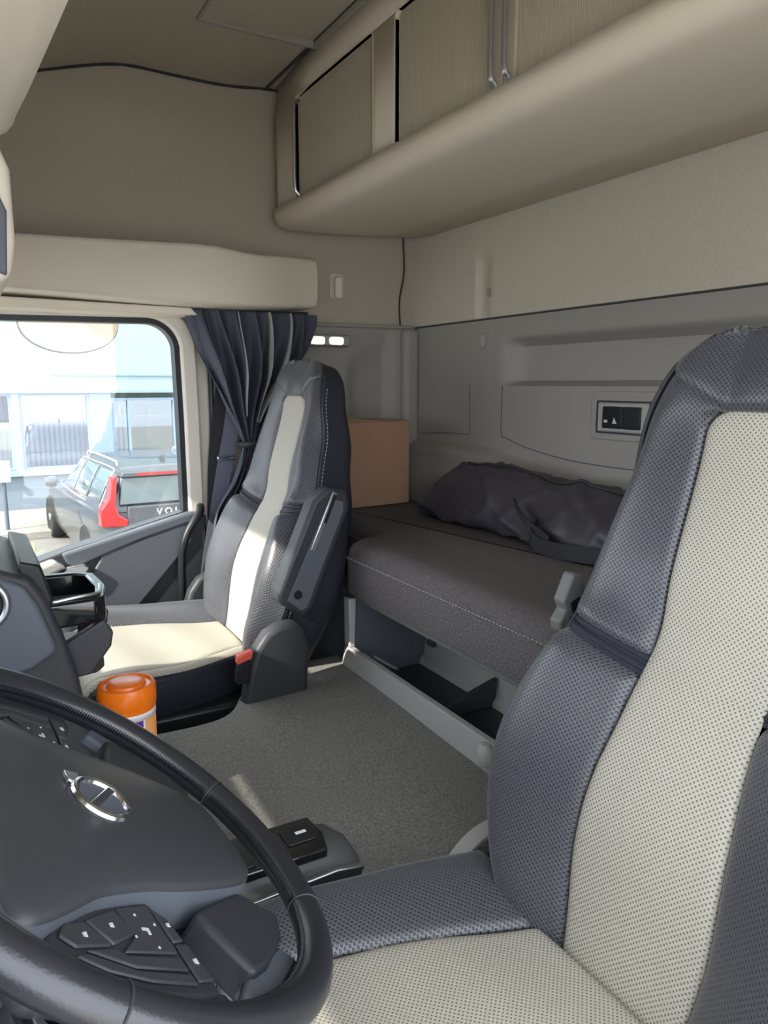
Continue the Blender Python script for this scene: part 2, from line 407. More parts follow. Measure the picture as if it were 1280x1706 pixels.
# ------------------------------------------------------------------ passenger door
door = thing('door_1', None, None, (0.0, WY, 0.0)); struct(door)
def arc(cx, cz, r, a0, a1, n=8): return [(cx + r * cos(rad(a0 + (a1 - a0) * k / n)), cz + r * sin(rad(a0 + (a1 - a0) * k / n))) for k in range(n + 1)]
inner = [(-0.58, 1.372)] + [(0.0, 1.378)] + arc(0.515, 1.302, 0.085, 90, 8) + [(0.603, 1.1), (0.604, 0.792), (0.24, 0.702), (0.055, 0.645), (-0.58, 0.60)]
def offs(L, d):
    out = []
    n = len(L)
    for i in range(n):
        a = Vector(L[i - 1]); b = Vector(L[i]); c = Vector(L[(i + 1) % n])
        t1 = (b - a).normalized(); t2 = (c - b).normalized()
        n1 = Vector((-t1.y, t1.x)); n2 = Vector((-t2.y, t2.x)); m = (n1 + n2).normalized()
        k = d / max(0.5, m.dot(n1)); out.append(tuple(b + m * k))
    return out
seal_o = offs(inner, 0.012); fr_o = offs(inner, 0.062)
ring(fr_o, seal_o, WY - 0.045, WY + 0.0).build('window_frame', M_pillar, door, bev=0.008)
ring(seal_o, offs(inner, -0.004), WY - 0.03, WY + 0.02).build('window_seal', M_black, door)
MB().prism(inner, WY + 0.004, WY + 0.008).build('window_pane', M_pane, door, smooth=False)
# door skin below the belt line
skin = [(-0.6, 0.0), (0.66, 0.0), (0.668, 0.78), (0.62, 0.795), (0.24, 0.708), (0.055, 0.650), (-0.6, 0.61)]
MB().prism(skin, WY - 0.052, WY + 0.03).build('door_panel', M_dark, door, bev=0.006)
MB().prism([(0.225, 0.702), (0.62, 0.797), (0.655, 0.790), (0.655, 0.772), (0.62, 0.762), (0.46, 0.722), (0.33, 0.678), (0.27, 0.655), (0.24, 0.668)], WY - 0.065, WY - 0.01).build('belt_trim', M_slate, door, bev=0.012, seg=4)
MB().prism([(0.34, 0.688), (0.62, 0.768), (0.615, 0.70), (0.43, 0.50), (0.40, 0.45), (0.20, 0.45), (0.26, 0.55)], WY - 0.062, WY - 0.045).build('panel_insert', M_slate, door, bev=0.006)
MB().prism([(-0.6, 0.60), (0.0, 0.628), (0.20, 0.69), (0.235, 0.665), (0.17, 0.64), (0.0, 0.59), (-0.6, 0.55)], WY - 0.10, WY - 0.01).build('armrest', M_grey_l, door, bev=0.01, seg=3)
MB().prism([(0.20, 0.625), (0.235, 0.665), (0.285, 0.67), (0.30, 0.655), (0.275, 0.625), (0.255, 0.612), (0.225, 0.600)], WY - 0.085, WY - 0.06).build('inner_handle', M_steel, door, bev=0.006, seg=3)
# B pillar
struct(MB().prism([(0.645, 0.0), (0.70, 0.0), (0.705, 1.405), (0.655, 1.405)], WY - 0.02, WY + 0.02).build('trim_10', M_pillar, bev=0.01, seg=3))
struct(MB().tube([(0.708, WY - 0.02, 0.3), (0.710, WY - 0.02, 1.40)], 0.008, 8).build('trim_11', M_dark))

# ================================================================== FITTINGS OF THE CAB
# cupboard over the bunk
cb = thing('overhead_cupboard', 'long cream overhead cupboard with taupe roller shutters above the bunk', 'cupboard', (1.2, 1.2, 1.66))
CX = 0.93
y1 = 2.352
openings = [(1.692, 2.168), (0.835, 1.585)]
# carcass profile swept along Y: face, rolled bottom edge, sloping underside
prof = [(CX, 2.120), (CX, 1.745), (CX, 1.722), (CX + 0.003, 1.712), (CX + 0.010, 1.704), (CX + 0.022, 1.699), (CX + 0.04, 1.6975), (1.10, 1.700), (1.30, 1.711), (BX - 0.004, 1.724)]
ys = [0.0, 0.835, 1.585, 1.692, 2.168, 2.30, 2.335, y1]
def pf(p, y):                         # the far end rolls back towards the side wall
    k = max(0.0, (y - 2.30) / (y1 - 2.30)); sh = 0.022 * (1 - math.sqrt(max(0, 1 - k * k)))
    x, z = p
    if x < 1.0: x += sh
    if z < 1.725: z += sh * 1.0
    return (x, y, z)
mb = MB(); mb.grid([[pf(p, y) for p in prof[1:]] for y in [0.0, 0.6, 1.2, 1.8, 2.168, 2.30, 2.315, 2.33, 2.342, y1]])
mb.build('underside', M_cream, cb, solid=0.012, off=-1, angle=32)
mb = MB()
zt, zb = 2.028, 1.738
def rr(y0, yb): return rrect(y0, yb, zb, zt, 0.018)
fy = lambda y, z: (CX + (0.022 * (1 - math.sqrt(max(0, 1 - max(0.0, (y - 2.30) / (y1 - 2.30)) ** 2)))), y, z)
# face plate built from a frame of strips around two openings
def strip(ya, yb_, za, zb_):
    n = 8; mb.grid([[fy(ya + (yb_ - ya) * j / n, z) for j in range(n + 1)] for z in (za, zb_)])
strip(0.0, y1, zt, 2.120); strip(0.0, y1, 1.740, zb); strip(0.0, 0.835, zb, zt); strip(1.585, 1.692, zb, zt); strip(2.168, y1, zb, zt)
mb.build('face_plate', M_cream, cb, solid=0.010, off=-1)
# raised rounded rim round each opening
for a, b in openings:
    o_ = rrect(a - 0.003, b + 0.003, zb - 0.003, zt + 0.003, 0.016); i_ = rrect(a, b, zb, zt, 0.014)
    ring(o_, i_, CX - 0.001, CX + 0.02, ax=0).build('opening_rim', M_cream, cb, bev=0.001, seg=2)
MB().prism([(CX + 0.022, 2.12), (CX + 0.022, 1.75), (1.0, 1.71), (BX - 0.005, 1.730), (BX - 0.005, 2.12)], y1 - 0.006, y1).build('end_cap', M_cream, cb, bev=0.003)
MB().tube([(1.16, 0.0, 1.703), (1.16, 1.35, 1.703)], 0.0012, 5).build('seam', M_grey, cb)
struct(MB().tube([(CX - 0.004, 0.0, 2.121), (CX - 0.004, 2.38, 2.121)], 0.005, 6).build('trim_12', M_dark))
def shutter(a, b):
    mb = MB(); n = int((b - a) / 0.0055); row0 = []; row1 = []
    for k in range(n * 3 + 1):
        y = a + (b - a) * k / (n * 3); x = CX + 0.012 - (0.0026 if k % 3 else 0.0)
        row0.append((x, y, zb - 0.004)); row1.append((x, y, zt + 0.004))
    mb.grid([row0, row1]); return mb.build('shutter', M_tambour, cb, smooth=False, solid=0.003, off=-1)
def handle(y, sh):
    mb = MB(); mb.tube(catmull([(CX + 0.006, y, zt - 0.01), (CX - 0.010, y, zt - 0.03), (CX - 0.012, y, 1.9), (CX - 0.012, y, zb + 0.042), (CX - 0.003, y, zb + 0.022), (CX + 0.008, y, zb + 0.010)], 5), 0.0055, 8)
    mb.build('shutter_handle', M_steel, sh)
s1 = shutter(1.692, 2.168); handle(2.15, s1)
s2 = shutter(1.195, 1.585); handle(1.213, s2)
s3 = shutter(0.835, 1.192); handle(1.172, s3)
box('closing_rail', (CX + 0.002, CX + 0.012), (1.194, 1.226), (zb, zt), M_tambour, s2, bev=0.002)
box('closing_rail', (CX + 0.002, CX + 0.012), (1.158, 1.191), (zb, zt), M_tambour, s3, bev=0.002)

# header box over the passenger door
hb = thing('door_header_box', 'smooth cream storage header over the passenger door window', 'header box', (0.5, 2.28, 1.41))
zt_ = lambda x: interp([(-0.7, 1.562), (0.15, 1.578), (0.5, 1.588), (0.66, 1.593), (0.80, 1.583), (0.97, 1.60), (1.10, 1.606)], x)
rows = []
for k in range(40):
    x = -0.70 + 1.74 * k / 33 if k < 34 else 1.045 + 0.015 * (k - 33) / 6
    yf = interp([(-0.7, 2.15), (0.6, 2.15), (0.75, 2.165), (0.85, 2.20), (1.0, 2.285), (1.09, 2.32)], x)
    zb_ = interp([(-0.7, 1.43), (0.1, 1.425), (0.56, 1.412), (0.8, 1.415), (1.0, 1.43), (1.09, 1.44)], x) + 0.014
    e = 0.0
    if x > 1.045: e = (1 - math.sqrt(max(0, 1 - ((x - 1.045) / 0.015) ** 2))) * 0.015
    z1_ = zt_(x) - e; z0_ = zb_ + e; zm = (z0_ + z1_) / 2
    ringp = [(x, WY - 0.005, z1_), (x, yf + 0.02, z1_), (x, yf + 0.004, z1_ - 0.004), (x, yf, z1_ - 0.014), (x, yf - 0.001, zm), (x, yf, z0_ + 0.014), (x, yf + 0.004, z0_ + 0.004), (x, yf + 0.02, z0_), (x, WY - 0.005, z0_)]
    rows.append(ringp)
MB().grid(rows, closed=True, cap=True).build('cover', M_cream, hb, angle=60)
MB().prism([(-0.7, 1.405), (0.56, 1.400), (0.64, 1.404), (0.62, 1.424), (-0.7, 1.438)], 2.25, WY - 0.01).build('lower_lip', M_cream, hb, bev=0.004)

# coat hook
hk = thing('coat_hook', 'small beige folding coat hook on the felt side wall', 'coat hook', (1.17, WY, 1.53))
MB().prism(rrect(1.145, 1.200, 1.49, 1.578, 0.01), WY - 0.008, WY + 0.002).build('back_plate', M_fabric2, hk, bev=0.003)
MB().prism(rrect(1.158, 1.185, 1.492, 1.565, 0.008), WY - 0.028, WY - 0.008).build('hook', M_cream, hk, bev=0.006, seg=3)
# reading lamp on the side wall
rl = thing('reading_lamp', 'small silver reading lamp glowing above the passenger headrest', 'lamp', (1.09, 2.36, 1.31))
MB().prism(rrect(0.995, 1.185, 1.326, 1.366, 0.012), WY - 0.085, WY - 0.01).build('housing', M_steel, rl, bev=0.005, seg=3)
MB().prism(rrect(1.035, 1.085, 1.333, 1.357, 0.008), WY - 0.089, WY - 0.083).build('lens', M_lamp, rl)
MB().prism(rrect(1.105, 1.155, 1.333, 1.357, 0.008), WY - 0.089, WY - 0.083).build('lens', M_lamp, rl)
# screw caps and fittings on the rear wall
cap = thing('wall_cap', 'round grey recessed cap low on the rear wall below the felt', 'wall cap', (BX, 1.965, 1.33), 'wall caps')
MB().prism([(1.965 + 0.019 * cos(rad(t)), 1.338 + 0.026 * sin(rad(t))) for t in range(0, 360, 15)], BX - 0.010, BX + 0.0, ax=0).build('cap_rim', M_grey, cap, bev=0.003)
MB().prism([(1.962 + 0.012 * cos(rad(t)), 1.338 + 0.019 * sin(rad(t))) for t in range(0, 360, 15)], BX - 0.0115, BX - 0.008, ax=0).build('cap_face', M_grey_l, cap)
c2 = MB().prism([(1.948 + 0.011 * cos(rad(t)), 1.488 + 0.014 * sin(rad(t))) for t in range(0, 360, 15)], BX - 0.002, BX + 0.028, ax=0).build('wall_cap', M_grey, None, bev=0.002)
tag(c2, 'tiny grey round stud in the felt recess on the rear wall', 'wall cap', 'wall caps')
# switch panel
sp = thing('switch_panel', 'grey framed panel with dark switches on the rear wall behind driver seat', 'switch panel', (BX, 1.355, 1.08))
MB().prism(rrect(1.255, 1.475, 1.055, 1.182, 0.02), BX - 0.010, BX - 0.003, ax=0).build('bezel', M_grey, sp, bev=0.004, seg=3)
ring(rrect(1.272, 1.453, 1.072, 1.158, 0.004), rrect(1.277, 1.448, 1.077, 1.153, 0.003), BX - 0.0112, BX - 0.009, ax=0).build('joint', M_dark, sp)
box('frame', (BX - 0.013, BX - 0.009), (1.279, 1.446), (1.079, 1.151), M_grey_l, sp, bev=0.002)
for a, b in ((1.299, 1.358), (1.360, 1.427)):
    q = box('switch', (BX - 0.017, BX - 0.012), (a, b), (1.086, 1.143), M_black, sp, bev=0.003)
    if a > 1.35:
        box('symbol', (BX - 0.0175, BX - 0.0168), (1.407, 1.419), (1.101, 1.108), M_icon, q)
        MB().prism([(1.375, 1.099), (1.385, 1.115), (1.390, 1.099)], BX - 0.0175, BX - 0.0168, ax=0).build('symbol', M_icon, q)

# overhead console above the windscreen
oc = thing('overhead_console', 'cream overhead console above the windscreen with a dark slot', 'console', (-0.2, 1.0, 1.5))
rows = []
for k in range(31):
    y = 0.30 + 2.05 * k / 30
    zl = interp([(0.3, 1.44), (0.66, 1.482), (0.85, 1.505), (1.05, 1.530), (1.22, 1.553), (1.45, 1.570), (2.35, 1.60)], y)
    xr = interp([(0.3, 0.10), (1.2, 0.10), (1.32, 0.096), (1.42, 0.06), (1.6, 0.0), (2.35, -0.10)], y)
    zc = 1.96
    pts_ = [(-0.62, zl + 0.27), (xr - 0.10, zl + 0.012), (xr - 0.02, zl), (xr, zl + 0.012), (xr + 0.006, zl + 0.04), (xr - 0.0, zl + 0.20), (xr - 0.02, zc), (-0.62, zc - 0.1)]
    pts_[-2] = (xr - 0.02, 1.965); pts_[-1] = (-0.62, 1.86)
    rows.append([(a, y, b) for a, b in pts_])
MB().grid(rows, closed=True, cap=True).build('upper_body', M_cream, oc, angle=50)
mb = MB(); mb.prism([(-0.08, 1.37), (0.045, 1.335), (0.080, 1.35), (0.089, 1.40), (0.089, 1.50), (0.06, 1.575), (-0.12, 1.60)], 1.22, 2.13)
mb.build('lower_body', M_cream, oc, bev=0.014, seg=3)
MB().prism([(-0.06, 1.405), (0.074, 1.352), (0.080, 1.44), (0.060, 1.49), (0.02, 1.51), (-0.08, 1.51)], 1.212, 1.222).build('open_slot', M_slate, oc, bev=0.003)
MB().prism([(-0.05, 1.53), (0.03, 1.53), (0.055, 1.52), (0.065, 1.54), (0.03, 1.56), (-0.05, 1.56)], 1.210, 1.222).build('slot_rim', M_dark, oc, bev=0.002)
MB().tube([(0.05, 1.209, 1.40), (0.05, 1.207, 1.44)], 0.006, 8).build('latch', M_black, oc)

# curtain and its rail
ct = thing('window_curtain', 'navy woven curtain with pale lining tied back behind the passenger seat', 'curtain', (0.8, 2.28, 0.55))
L = [(1.432, 0.610), (1.38, 0.622), (1.25, 0.672), (1.12, 0.728), (1.03, 0.772), (1.0, 0.775), (0.90, 0.735), (0.80, 0.672), (0.62, 0.66)]
R = [(1.448, 1.045), (1.38, 1.045), (1.25, 0.985), (1.12, 0.885), (1.03, 0.830), (1.0, 0.828), (0.90, 0.83), (0.80, 0.82), (0.62, 0.82)]
L = L[::-1]; R = R[::-1]
def cpt(s, z):
    a = interp(L, z); b = interp(R, z); w = b - a
    sq = min(1.0, 0.02 + (w / 0.43))
    A = 0.012 + 0.028 * sq * smooth01((1.44 - z) / 0.25)
    y = 2.27 + A * sin(2 * pi * (7.5 * s + 0.35 * sin(5 * z))) + 0.4 * A * sin(2 * pi * (15 * s + z)) + 0.03 * s
    if abs(z - 1.015) < 0.07: y = 2.27 + (y - 2.27) * (0.45 + 0.55 * smooth01(abs(z - 1.015) / 0.07))
    return (a + w * s + 0.006 * sin(20 * s + 8 * z), y, z)
rows = []; uv = []
for i in range(70):
    z = 1.424 - 0.80 * i / 69
    rows.append([cpt(j / 160, z) for j in range(161)]); uv.append([(0.9 * j / 160, z) for j in range(161)])
MB().grid(rows, uv).build('cloth', M_curt, ct, solid=0.0015, angle=80)
def lin(s0, s1, za, zb2, dy=-0.006):
    rows = []
    for i in range(40):
        z = za - (za - zb2) * i / 39
        r = []
        for j in range(6):
            p = cpt(s0 + (s1 - s0) * j / 5 * (0.5 + 0.5 * i / 39), z); r.append((p[0], p[1] + dy - 0.012 * sin(pi * j / 5), p[2]))
        rows.append(r)
    MB().grid(rows).build('lining', M_lining, ct, solid=0.001, angle=80)
lin(0.60, 0.655, 1.424, 1.08); lin(0.745, 0.80, 1.424, 1.08); lin(0.36, 0.385, 1.422, 1.10)
MB().tube([(0.80 + 0.034 * cos(t / 12 * pi), 2.275 + 0.050 * sin(t / 12 * pi), 1.015 + 0.004 * cos(t / 12 * pi)) for t in range(24)], 0.010, 8, closed=True, flat=1.0).build('tie_band', M_web, ct)
MB().tube([(0.60, 2.29, 1.422), (0.8, 2.30, 1.422), (1.03, 2.33, 1.430)], 0.006, 8).build('curtain_rail', M_dark, ct)

# passenger seat belt
sb = thing('seat_belt', 'slate grey seat belt hanging down the pillar beside the passenger seat', 'seat belt', (0.70, 2.34, 0.40))
def ribbon(mb, pts, wdir, w, th=0.0015):
    pts = catmull(pts, 6); wd_ = Vector(wdir).normalized()
    rows = []
    for i, p in enumerate(pts):
        t = (pts[min(len(pts) - 1, i + 1)] - pts[max(0, i - 1)]).normalized(); nn = t.cross(wd_).normalized()
        rows.append([p - wd_ * w / 2 - nn * th, p + wd_ * w / 2 - nn * th, p + wd_ * w / 2 + nn * th, p - wd_ * w / 2 + nn * th])
    return mb.grid(rows, closed=True, cap=True)
mb = MB(); ribbon(mb, [(0.80, 2.352, 1.30), (0.765, 2.345, 1.08), (0.735, 2.34, 0.95), (0.70, 2.335, 0.78), (0.660, 2.325, 0.58), (0.655, 2.32, 0.40)], (1, -0.1, -0.1), 0.050)
mb.build('strap', M_belt, sb)
mb = MB(); ribbon(mb, [(0.76, 2.366, 1.28), (0.715, 2.358, 1.02), (0.70, 2.355, 0.85), (0.69, 2.355, 0.60)], (1, 0, -0.1), 0.045)
mb.build('lower_strap', M_web, sb)
box('latch_plate', (0.705, 0.765), (2.322, 2.334), (0.958, 0.972), M_chrome, sb, bev=0.003)
box('anchor', (0.628, 0.668), (2.29, 2.315), (0.520, 0.552), M_steel, sb, bev=0.003)
# grab handle
gh = MB().tube(catmull([(0.655, 2.37, 0.81), (0.635, 2.31, 0.795), (0.590, 2.295, 0.735), (0.570, 2.295, 0.66), (0.566, 2.295, 0.52), (0.575, 2.33, 0.42), (0.60, 2.38, 0.38)], 8), 0.013, 10).build('grab_handle', M_black)
tag(gh, 'black looped grab handle at the rear edge of the passenger door', 'grab handle')

# ================================================================== ENGINE TUNNEL
def tz(x, y):
    z = 0.452
    z += 0.006 * sin(6 * x + 2) * sin(5 * y)
    # falls away towards the front, and to each side
    z -= 0.10 * smooth01((0.10 - x) / 0.5)
    z -= 0.030 * smooth01((1.10 - y - 0.2 * (x - 0.4)) / 0.12) * smooth01((0.72 - x) / 0.2)
    return z
Ledge = [(-0.70, 1.60), (0.30, 1.60), (0.44, 1.605), (0.50, 1.635), (0.565, 1.735), (0.64, 1.80), (0.71, 1.825), (0.865, 1.83)]
def lex(x): return interp(Ledge, x)
def lneg(x): return interp([(-0.7, 0.86), (0.2, 0.84), (0.55, 0.83), (0.70, 0.86), (0.865, 0.86)], x)
rows = []
for i in range(90):
    x = -0.70 + 1.560 * i / 89; r = []
    a, b = lneg(x), lex(x)
    r.append((x, a - 0.03, 0.003)); r.append((x, a - 0.02, 0.30))
    for j in range(61):
        s = j / 60; y = a + (b - a) * s
        edge = min(y - a, b - y); drop = 0.0
        if edge < 0.06: drop = 0.06 - math.sqrt(max(0, 0.06 ** 2 - (0.06 - edge) ** 2))
        r.append((x, y, tz(x, y) - drop))
    r.append((x, b + 0.012, 0.30)); r.append((x, b + 0.02, 0.003))
    rows.append(r)
struct(MB().grid(rows).build('floor_tunnel', M_carpet, smooth=True, angle=80))

# ================================================================== BUNK, BIN AND WHAT LIES ON IT
bk = thing('bunk_bed', 'charcoal speckled bunk mattress on a grey board across the rear of the cab', 'bunk', (1.15, 1.1, 0.62))
def bunk_outline(off=0.0, n=6):
    # front edge at X 0.84 between the seats, stepping back behind them
    base = [(0.985, 2.37), (0.98, 1.78), (0.84, 1.70), (0.84, 0.62), (0.955, 0.52), (0.965, 0.06), (1.395, 0.06), (1.395, 2.37)]
    return base
def rounded(poly, r, n=5):
    out = []; N = len(poly)
    for i in range(N):
        a = Vector(poly[i - 1]); b = Vector(poly[i]); c = Vector(poly[(i + 1) % N])
        d1 = (a - b); d2 = (c - b); rr_ = min(r, d1.length * 0.45, d2.length * 0.45)
        p = b + d1.normalized() * rr_; q = b + d2.normalized() * rr_
        for k in range(n + 1):
            t = k / n; out.append(tuple((1 - t) ** 2 * p + 2 * t * (1 - t) * b + t * t * q))
    return out
ol = rounded(bunk_outline(), 0.05)
def inset(L_, d): return offs(L_, d)
cx_, cy_ = 1.2, 1.2
def shrink(L_, d):
    # move every outline point towards the inside
    o = offs(L_, d); o2 = offs(L_, -d)
    area = lambda P_: abs(sum(P_[i - 1][0] * P_[i][1] - P_[i][0] * P_[i - 1][1] for i in range(len(P_)))) / 2
    return o if area(o) < area(o2) else o2
lv = [(0.004, 0.662), (0.0, 0.672), (0.0, 0.752)]
rows = [[(p[0], p[1], z) for p in shrink(ol, d)] if d else [(p[0], p[1], z) for p in ol] for d, z in lv]
MB().grid(rows, closed=True).build('mattress_side', M_mattside, bk, angle=60)
lv = [(0.0, 0.752), (0.003, 0.770), (0.012, 0.785), (0.028, 0.795), (0.05, 0.799)]
rows = [[(p[0], p[1], z) for p in (shrink(ol, d) if d else ol)] for d, z in lv]
mb = MB().grid(rows, closed=True); k = len(mb.v); n_ = len(ol)
mb.f.append(tuple(range(k - n_, k)))
mb.build('mattress_top', M_matt, bk, angle=60)
pp = [(p[0], p[1], 0.7535) for p in ol]
MB().tube([(a[0] - 0.001 if a[0] < 1.35 else a[0], a[1], a[2]) for a in pp], 0.0035, 6, closed=True).build('piping', M_mattside, bk)
mb = MB(); seq = sorted([p for p in ol if p[0] < 0.9], key=lambda p: -p[1])
stitches(mb, [(p[0] - 0.0045, p[1], 0.760) for p in seq], 0.006, 0.005, 0.0008); mb.build('stitching', M_thread, bk)
bd = shrink(ol, 0.02)
MB().prism(bd, 0.642, 0.662, ax=2).build('bed_board', M_mid, bk, bev=0.003)
box('board_notch', (0.852, 0.862), (1.285, 1.31), (0.634, 0.645), M_black, bk)

bn = thing('under_bunk_bin', 'grey moulded storage tray open under the bunk with one divider', 'storage bin', (1.0, 1.2, 0.40))
yb0, yb1 = 0.60, 1.712
MB().prism([(0.838, 0.440), (0.850, 0.506), (0.868, 0.506), (0.872, 0.42), (0.90, 0.405), (0.90, 0.395), (0.838, 0.395)], yb0, yb1).build('front_ledge', M_bin, bn, bev=0.003, seg=3)
box('tray_floor', (0.87, 1.12), (yb0, yb1), (0.395, 0.412), M_dark, bn)
MB().prism([(1.082, 0.405), (1.088, 0.430), (1.098, 0.436), (1.125, 0.640), (1.145, 0.640), (1.145, 0.395)], yb0, yb1).build('rear_panel', M_bin, bn, bev=0.006, seg=3)
MB().prism([(0.855, 0.41), (1.10, 0.41), (1.13, 0.640), (0.855, 0.640)], yb1 - 0.01, yb1).build('end_panel', M_slate, bn)
MB().prism([(0.875, 0.412), (1.092, 0.412), (1.100, 0.486), (1.04, 0.470), (0.875, 0.420)], 1.365, 1.378).build('divider', M_dark, bn, bev=0.004, seg=3)
MB().prism([(0.852, 0.506), (0.850, 0.64), (0.872, 0.64), (0.868, 0.506)], yb1 - 0.028, yb1 + 0.004).build('corner_post', M_grey_l, bn, bev=0.003)
# plinth beside the tray, behind the passenger seat
pn = MB().prism([(0.875, 0.0), (0.885, 0.64), (1.47, 0.64), (1.47, 0.0)], yb1 + 0.008, WY - 0.03).build('bunk_locker', M_slate, None, bev=0.01)
tag(pn, 'dark slate locker box under the far end of the bunk', 'locker')
mb = MB().prism([(0.90, 0.0), (0.90, 0.39), (1.47, 0.39), (1.47, 0.0)], 0.05, yb1)
tag(mb.build('bunk_locker', M_bin, None, bev=0.01), 'grey locker body supporting the open tray under the bunk', 'locker')
tb = MB().lathe([(0.0, 0), (0.012, 0), (0.016, 0.006), (0.016, 0.03), (0.010, 0.045), (0.0, 0.048)], (0.838, 1.075, 0.462), 16).build('tie_knob', M_grey_l)
tag(tb, 'small grey knob on the tray ledge beside the driver backrest', 'knob')

# cardboard carton
bx = thing('cardboard_box', 'plain brown cardboard box standing on the far end of the bunk', 'box', (1.19, 2.23, 0.80))
bxm = Matrix.Translation((1.315, 2.14, 0.80)) @ Matrix.Rotation(rad(4), 4, 'Z')
def bxp(mb): mb.v = [tuple(bxm @ Vector(v)) for v in mb.v]; return mb
bxp(MB().box((-0.30, 0.0), (0.0, 0.19), (0.0, 0.278))).build('carton', M_card, bx, bev=0.003)
bxp(MB().box((-0.301, -0.151), (-0.001, 0.191), (0.278, 0.281))).build('flap', M_card, bx, bev=0.001)
bxp(MB().box((-0.149, 0.001), (-0.001, 0.191), (0.278, 0.281))).build('flap', M_card, bx, bev=0.001)
bxp(MB().box((-0.180, -0.118), (-0.0015, 0.192), (0.281, 0.2818))).build('tape', M_tape, bx)

# black cloth bag
bg_ = thing('cloth_bag', 'crumpled black nylon bag lying along the rear of the mattress', 'bag', (1.33, 1.5, 0.80))
A0 = Vector((1.23, 1.905, 0.80)); A1 = Vector((1.25, 0.92, 0.80))
def bagpt(s, t):
    # s along the length, t round the section
    base = A0.lerp(A1, s)
    hgt = 0.168 * (0.80 + 0.20 * smooth01(s / 0.03)) * (1 - 0.16 * smooth01((s - 0.1) / 0.7)) * (1 - 0.75 * smooth01((s - 0.9) / 0.1))
    endr = math.sqrt(max(0.0, 1 - max(0, (0.05 - s) / 0.05) ** 2)) * 0.5 + 0.5
    dep = 0.15 * endr * (1 - 0.3 * smooth01((s - 0.9) / 0.1))
    a = 2 * pi * t
    c_, s_ = cos(a), sin(a)
    px = dep / 2 * (1 if c_ > 0 else -1) * abs(c_) ** 0.75; pz = hgt / 2 * (1 if s_ > 0 else -1) * abs(s_) ** 0.75
    px += 0.085 * (pz / hgt + 0.5) + dep / 2          # leans back against the wall
    wr = 0.0045 * sin(17 * s + 2.2 * sin(a * 1.0 + 1) + 9 * t) + 0.0035 * (1 - abs(sin(11 * s + 4.0 * cos(a) + 0.6))) ** 2 * 3 + 0.002 * sin(47 * s + 3 * sin(a + 2) - 6 * t)
    wr += 0.012 * (max(0, 1 - abs(sin(8 * s + 1.6 * sin(a) + 0.4)) * 2.2)) ** 1.5 + 0.006 * (max(0, 1 - abs(sin(19 * s - 2.2 * sin(a + 1))) * 2)) ** 1.5 - 0.004
    n_ = Vector((c_, 0, s_ * 0.8)); p = base + Vector((px - 0.05, 0, pz + hgt / 2)) + n_ * wr
    p.y -= 0.055 * (pz / hgt + 0.5) * (1 - s); p.z = max(p.z, 0.803); return p
rows = [[bagpt(i / 110, j / 56) for j in range(56)] for i in range(111)]
bmesh_ = MB().grid(rows, closed=True, cap=True).build('bag_body', M_bag, bg_, angle=80)
mb = MB(); ribbon(mb, [(1.217, 1.375, 0.86), (1.185, 1.36, 0.835), (1.180, 1.31, 0.818), (1.180, 1.20, 0.823), (1.20, 1.08, 0.835)], (0.15, 0.1, 1), 0.036, 0.002); mb.build('carry_strap', M_web, bg_)
mb = MB(); ribbon(mb, [(1.212, 1.46, 0.905), (1.196, 1.40, 0.87), (1.190, 1.30, 0.835)], (0.15, 0.3, 1), 0.020, 0.002); mb.build('carry_strap', M_web, bg_)
mb = MB().tube([bagpt(0.04 + 0.9 * k / 40, 0.27) + Vector((0, 0, 0.003)) for k in range(41)], 0.0035, 6); mb.build('zip', M_dark, bg_)

# ================================================================== SEATS
H_T = [(0.44, 0.17), (0.50, 0.19), (0.54, 0.212), (0.60, 0.245), (0.66, 0.268), (0.73, 0.272), (0.80, 0.255), (0.86, 0.228), (0.90, 0.218), (0.94, 0.214), (1.0, 0.200), (1.07, 0.183), (1.14, 0.170), (1.19, 0.157), (1.225, 0.140), (1.245, 0.118), (1.256, 0.095), (1.2615, 0.055), (1.263, 0.0)]
P_T = [(0.44, 0.080), (0.52, 0.086), (0.62, 0.098), (0.72, 0.094), (0.80, 0.084), (0.9, 0.078), (1.14, 0.077)]
T_T = [(0.44, 0.13), (0.60, 0.14), (0.80, 0.145), (0.9, 0.13), (1.0, 0.105), (1.1, 0.095), (1.2, 0.078), (1.24, 0.065), (1.27, 0.05)]
PTOP = 1.168
def Hh(z): return max(0.0, interp(H_T, z))
def Ph(z):
    p = interp(P_T, z)
    if z > PTOP - 0.03: q = (z - (PTOP - 0.03)) / 0.03; p = p - 0.03 * (1 - math.sqrt(max(0, 1 - min(1, q) ** 2)))
    return p
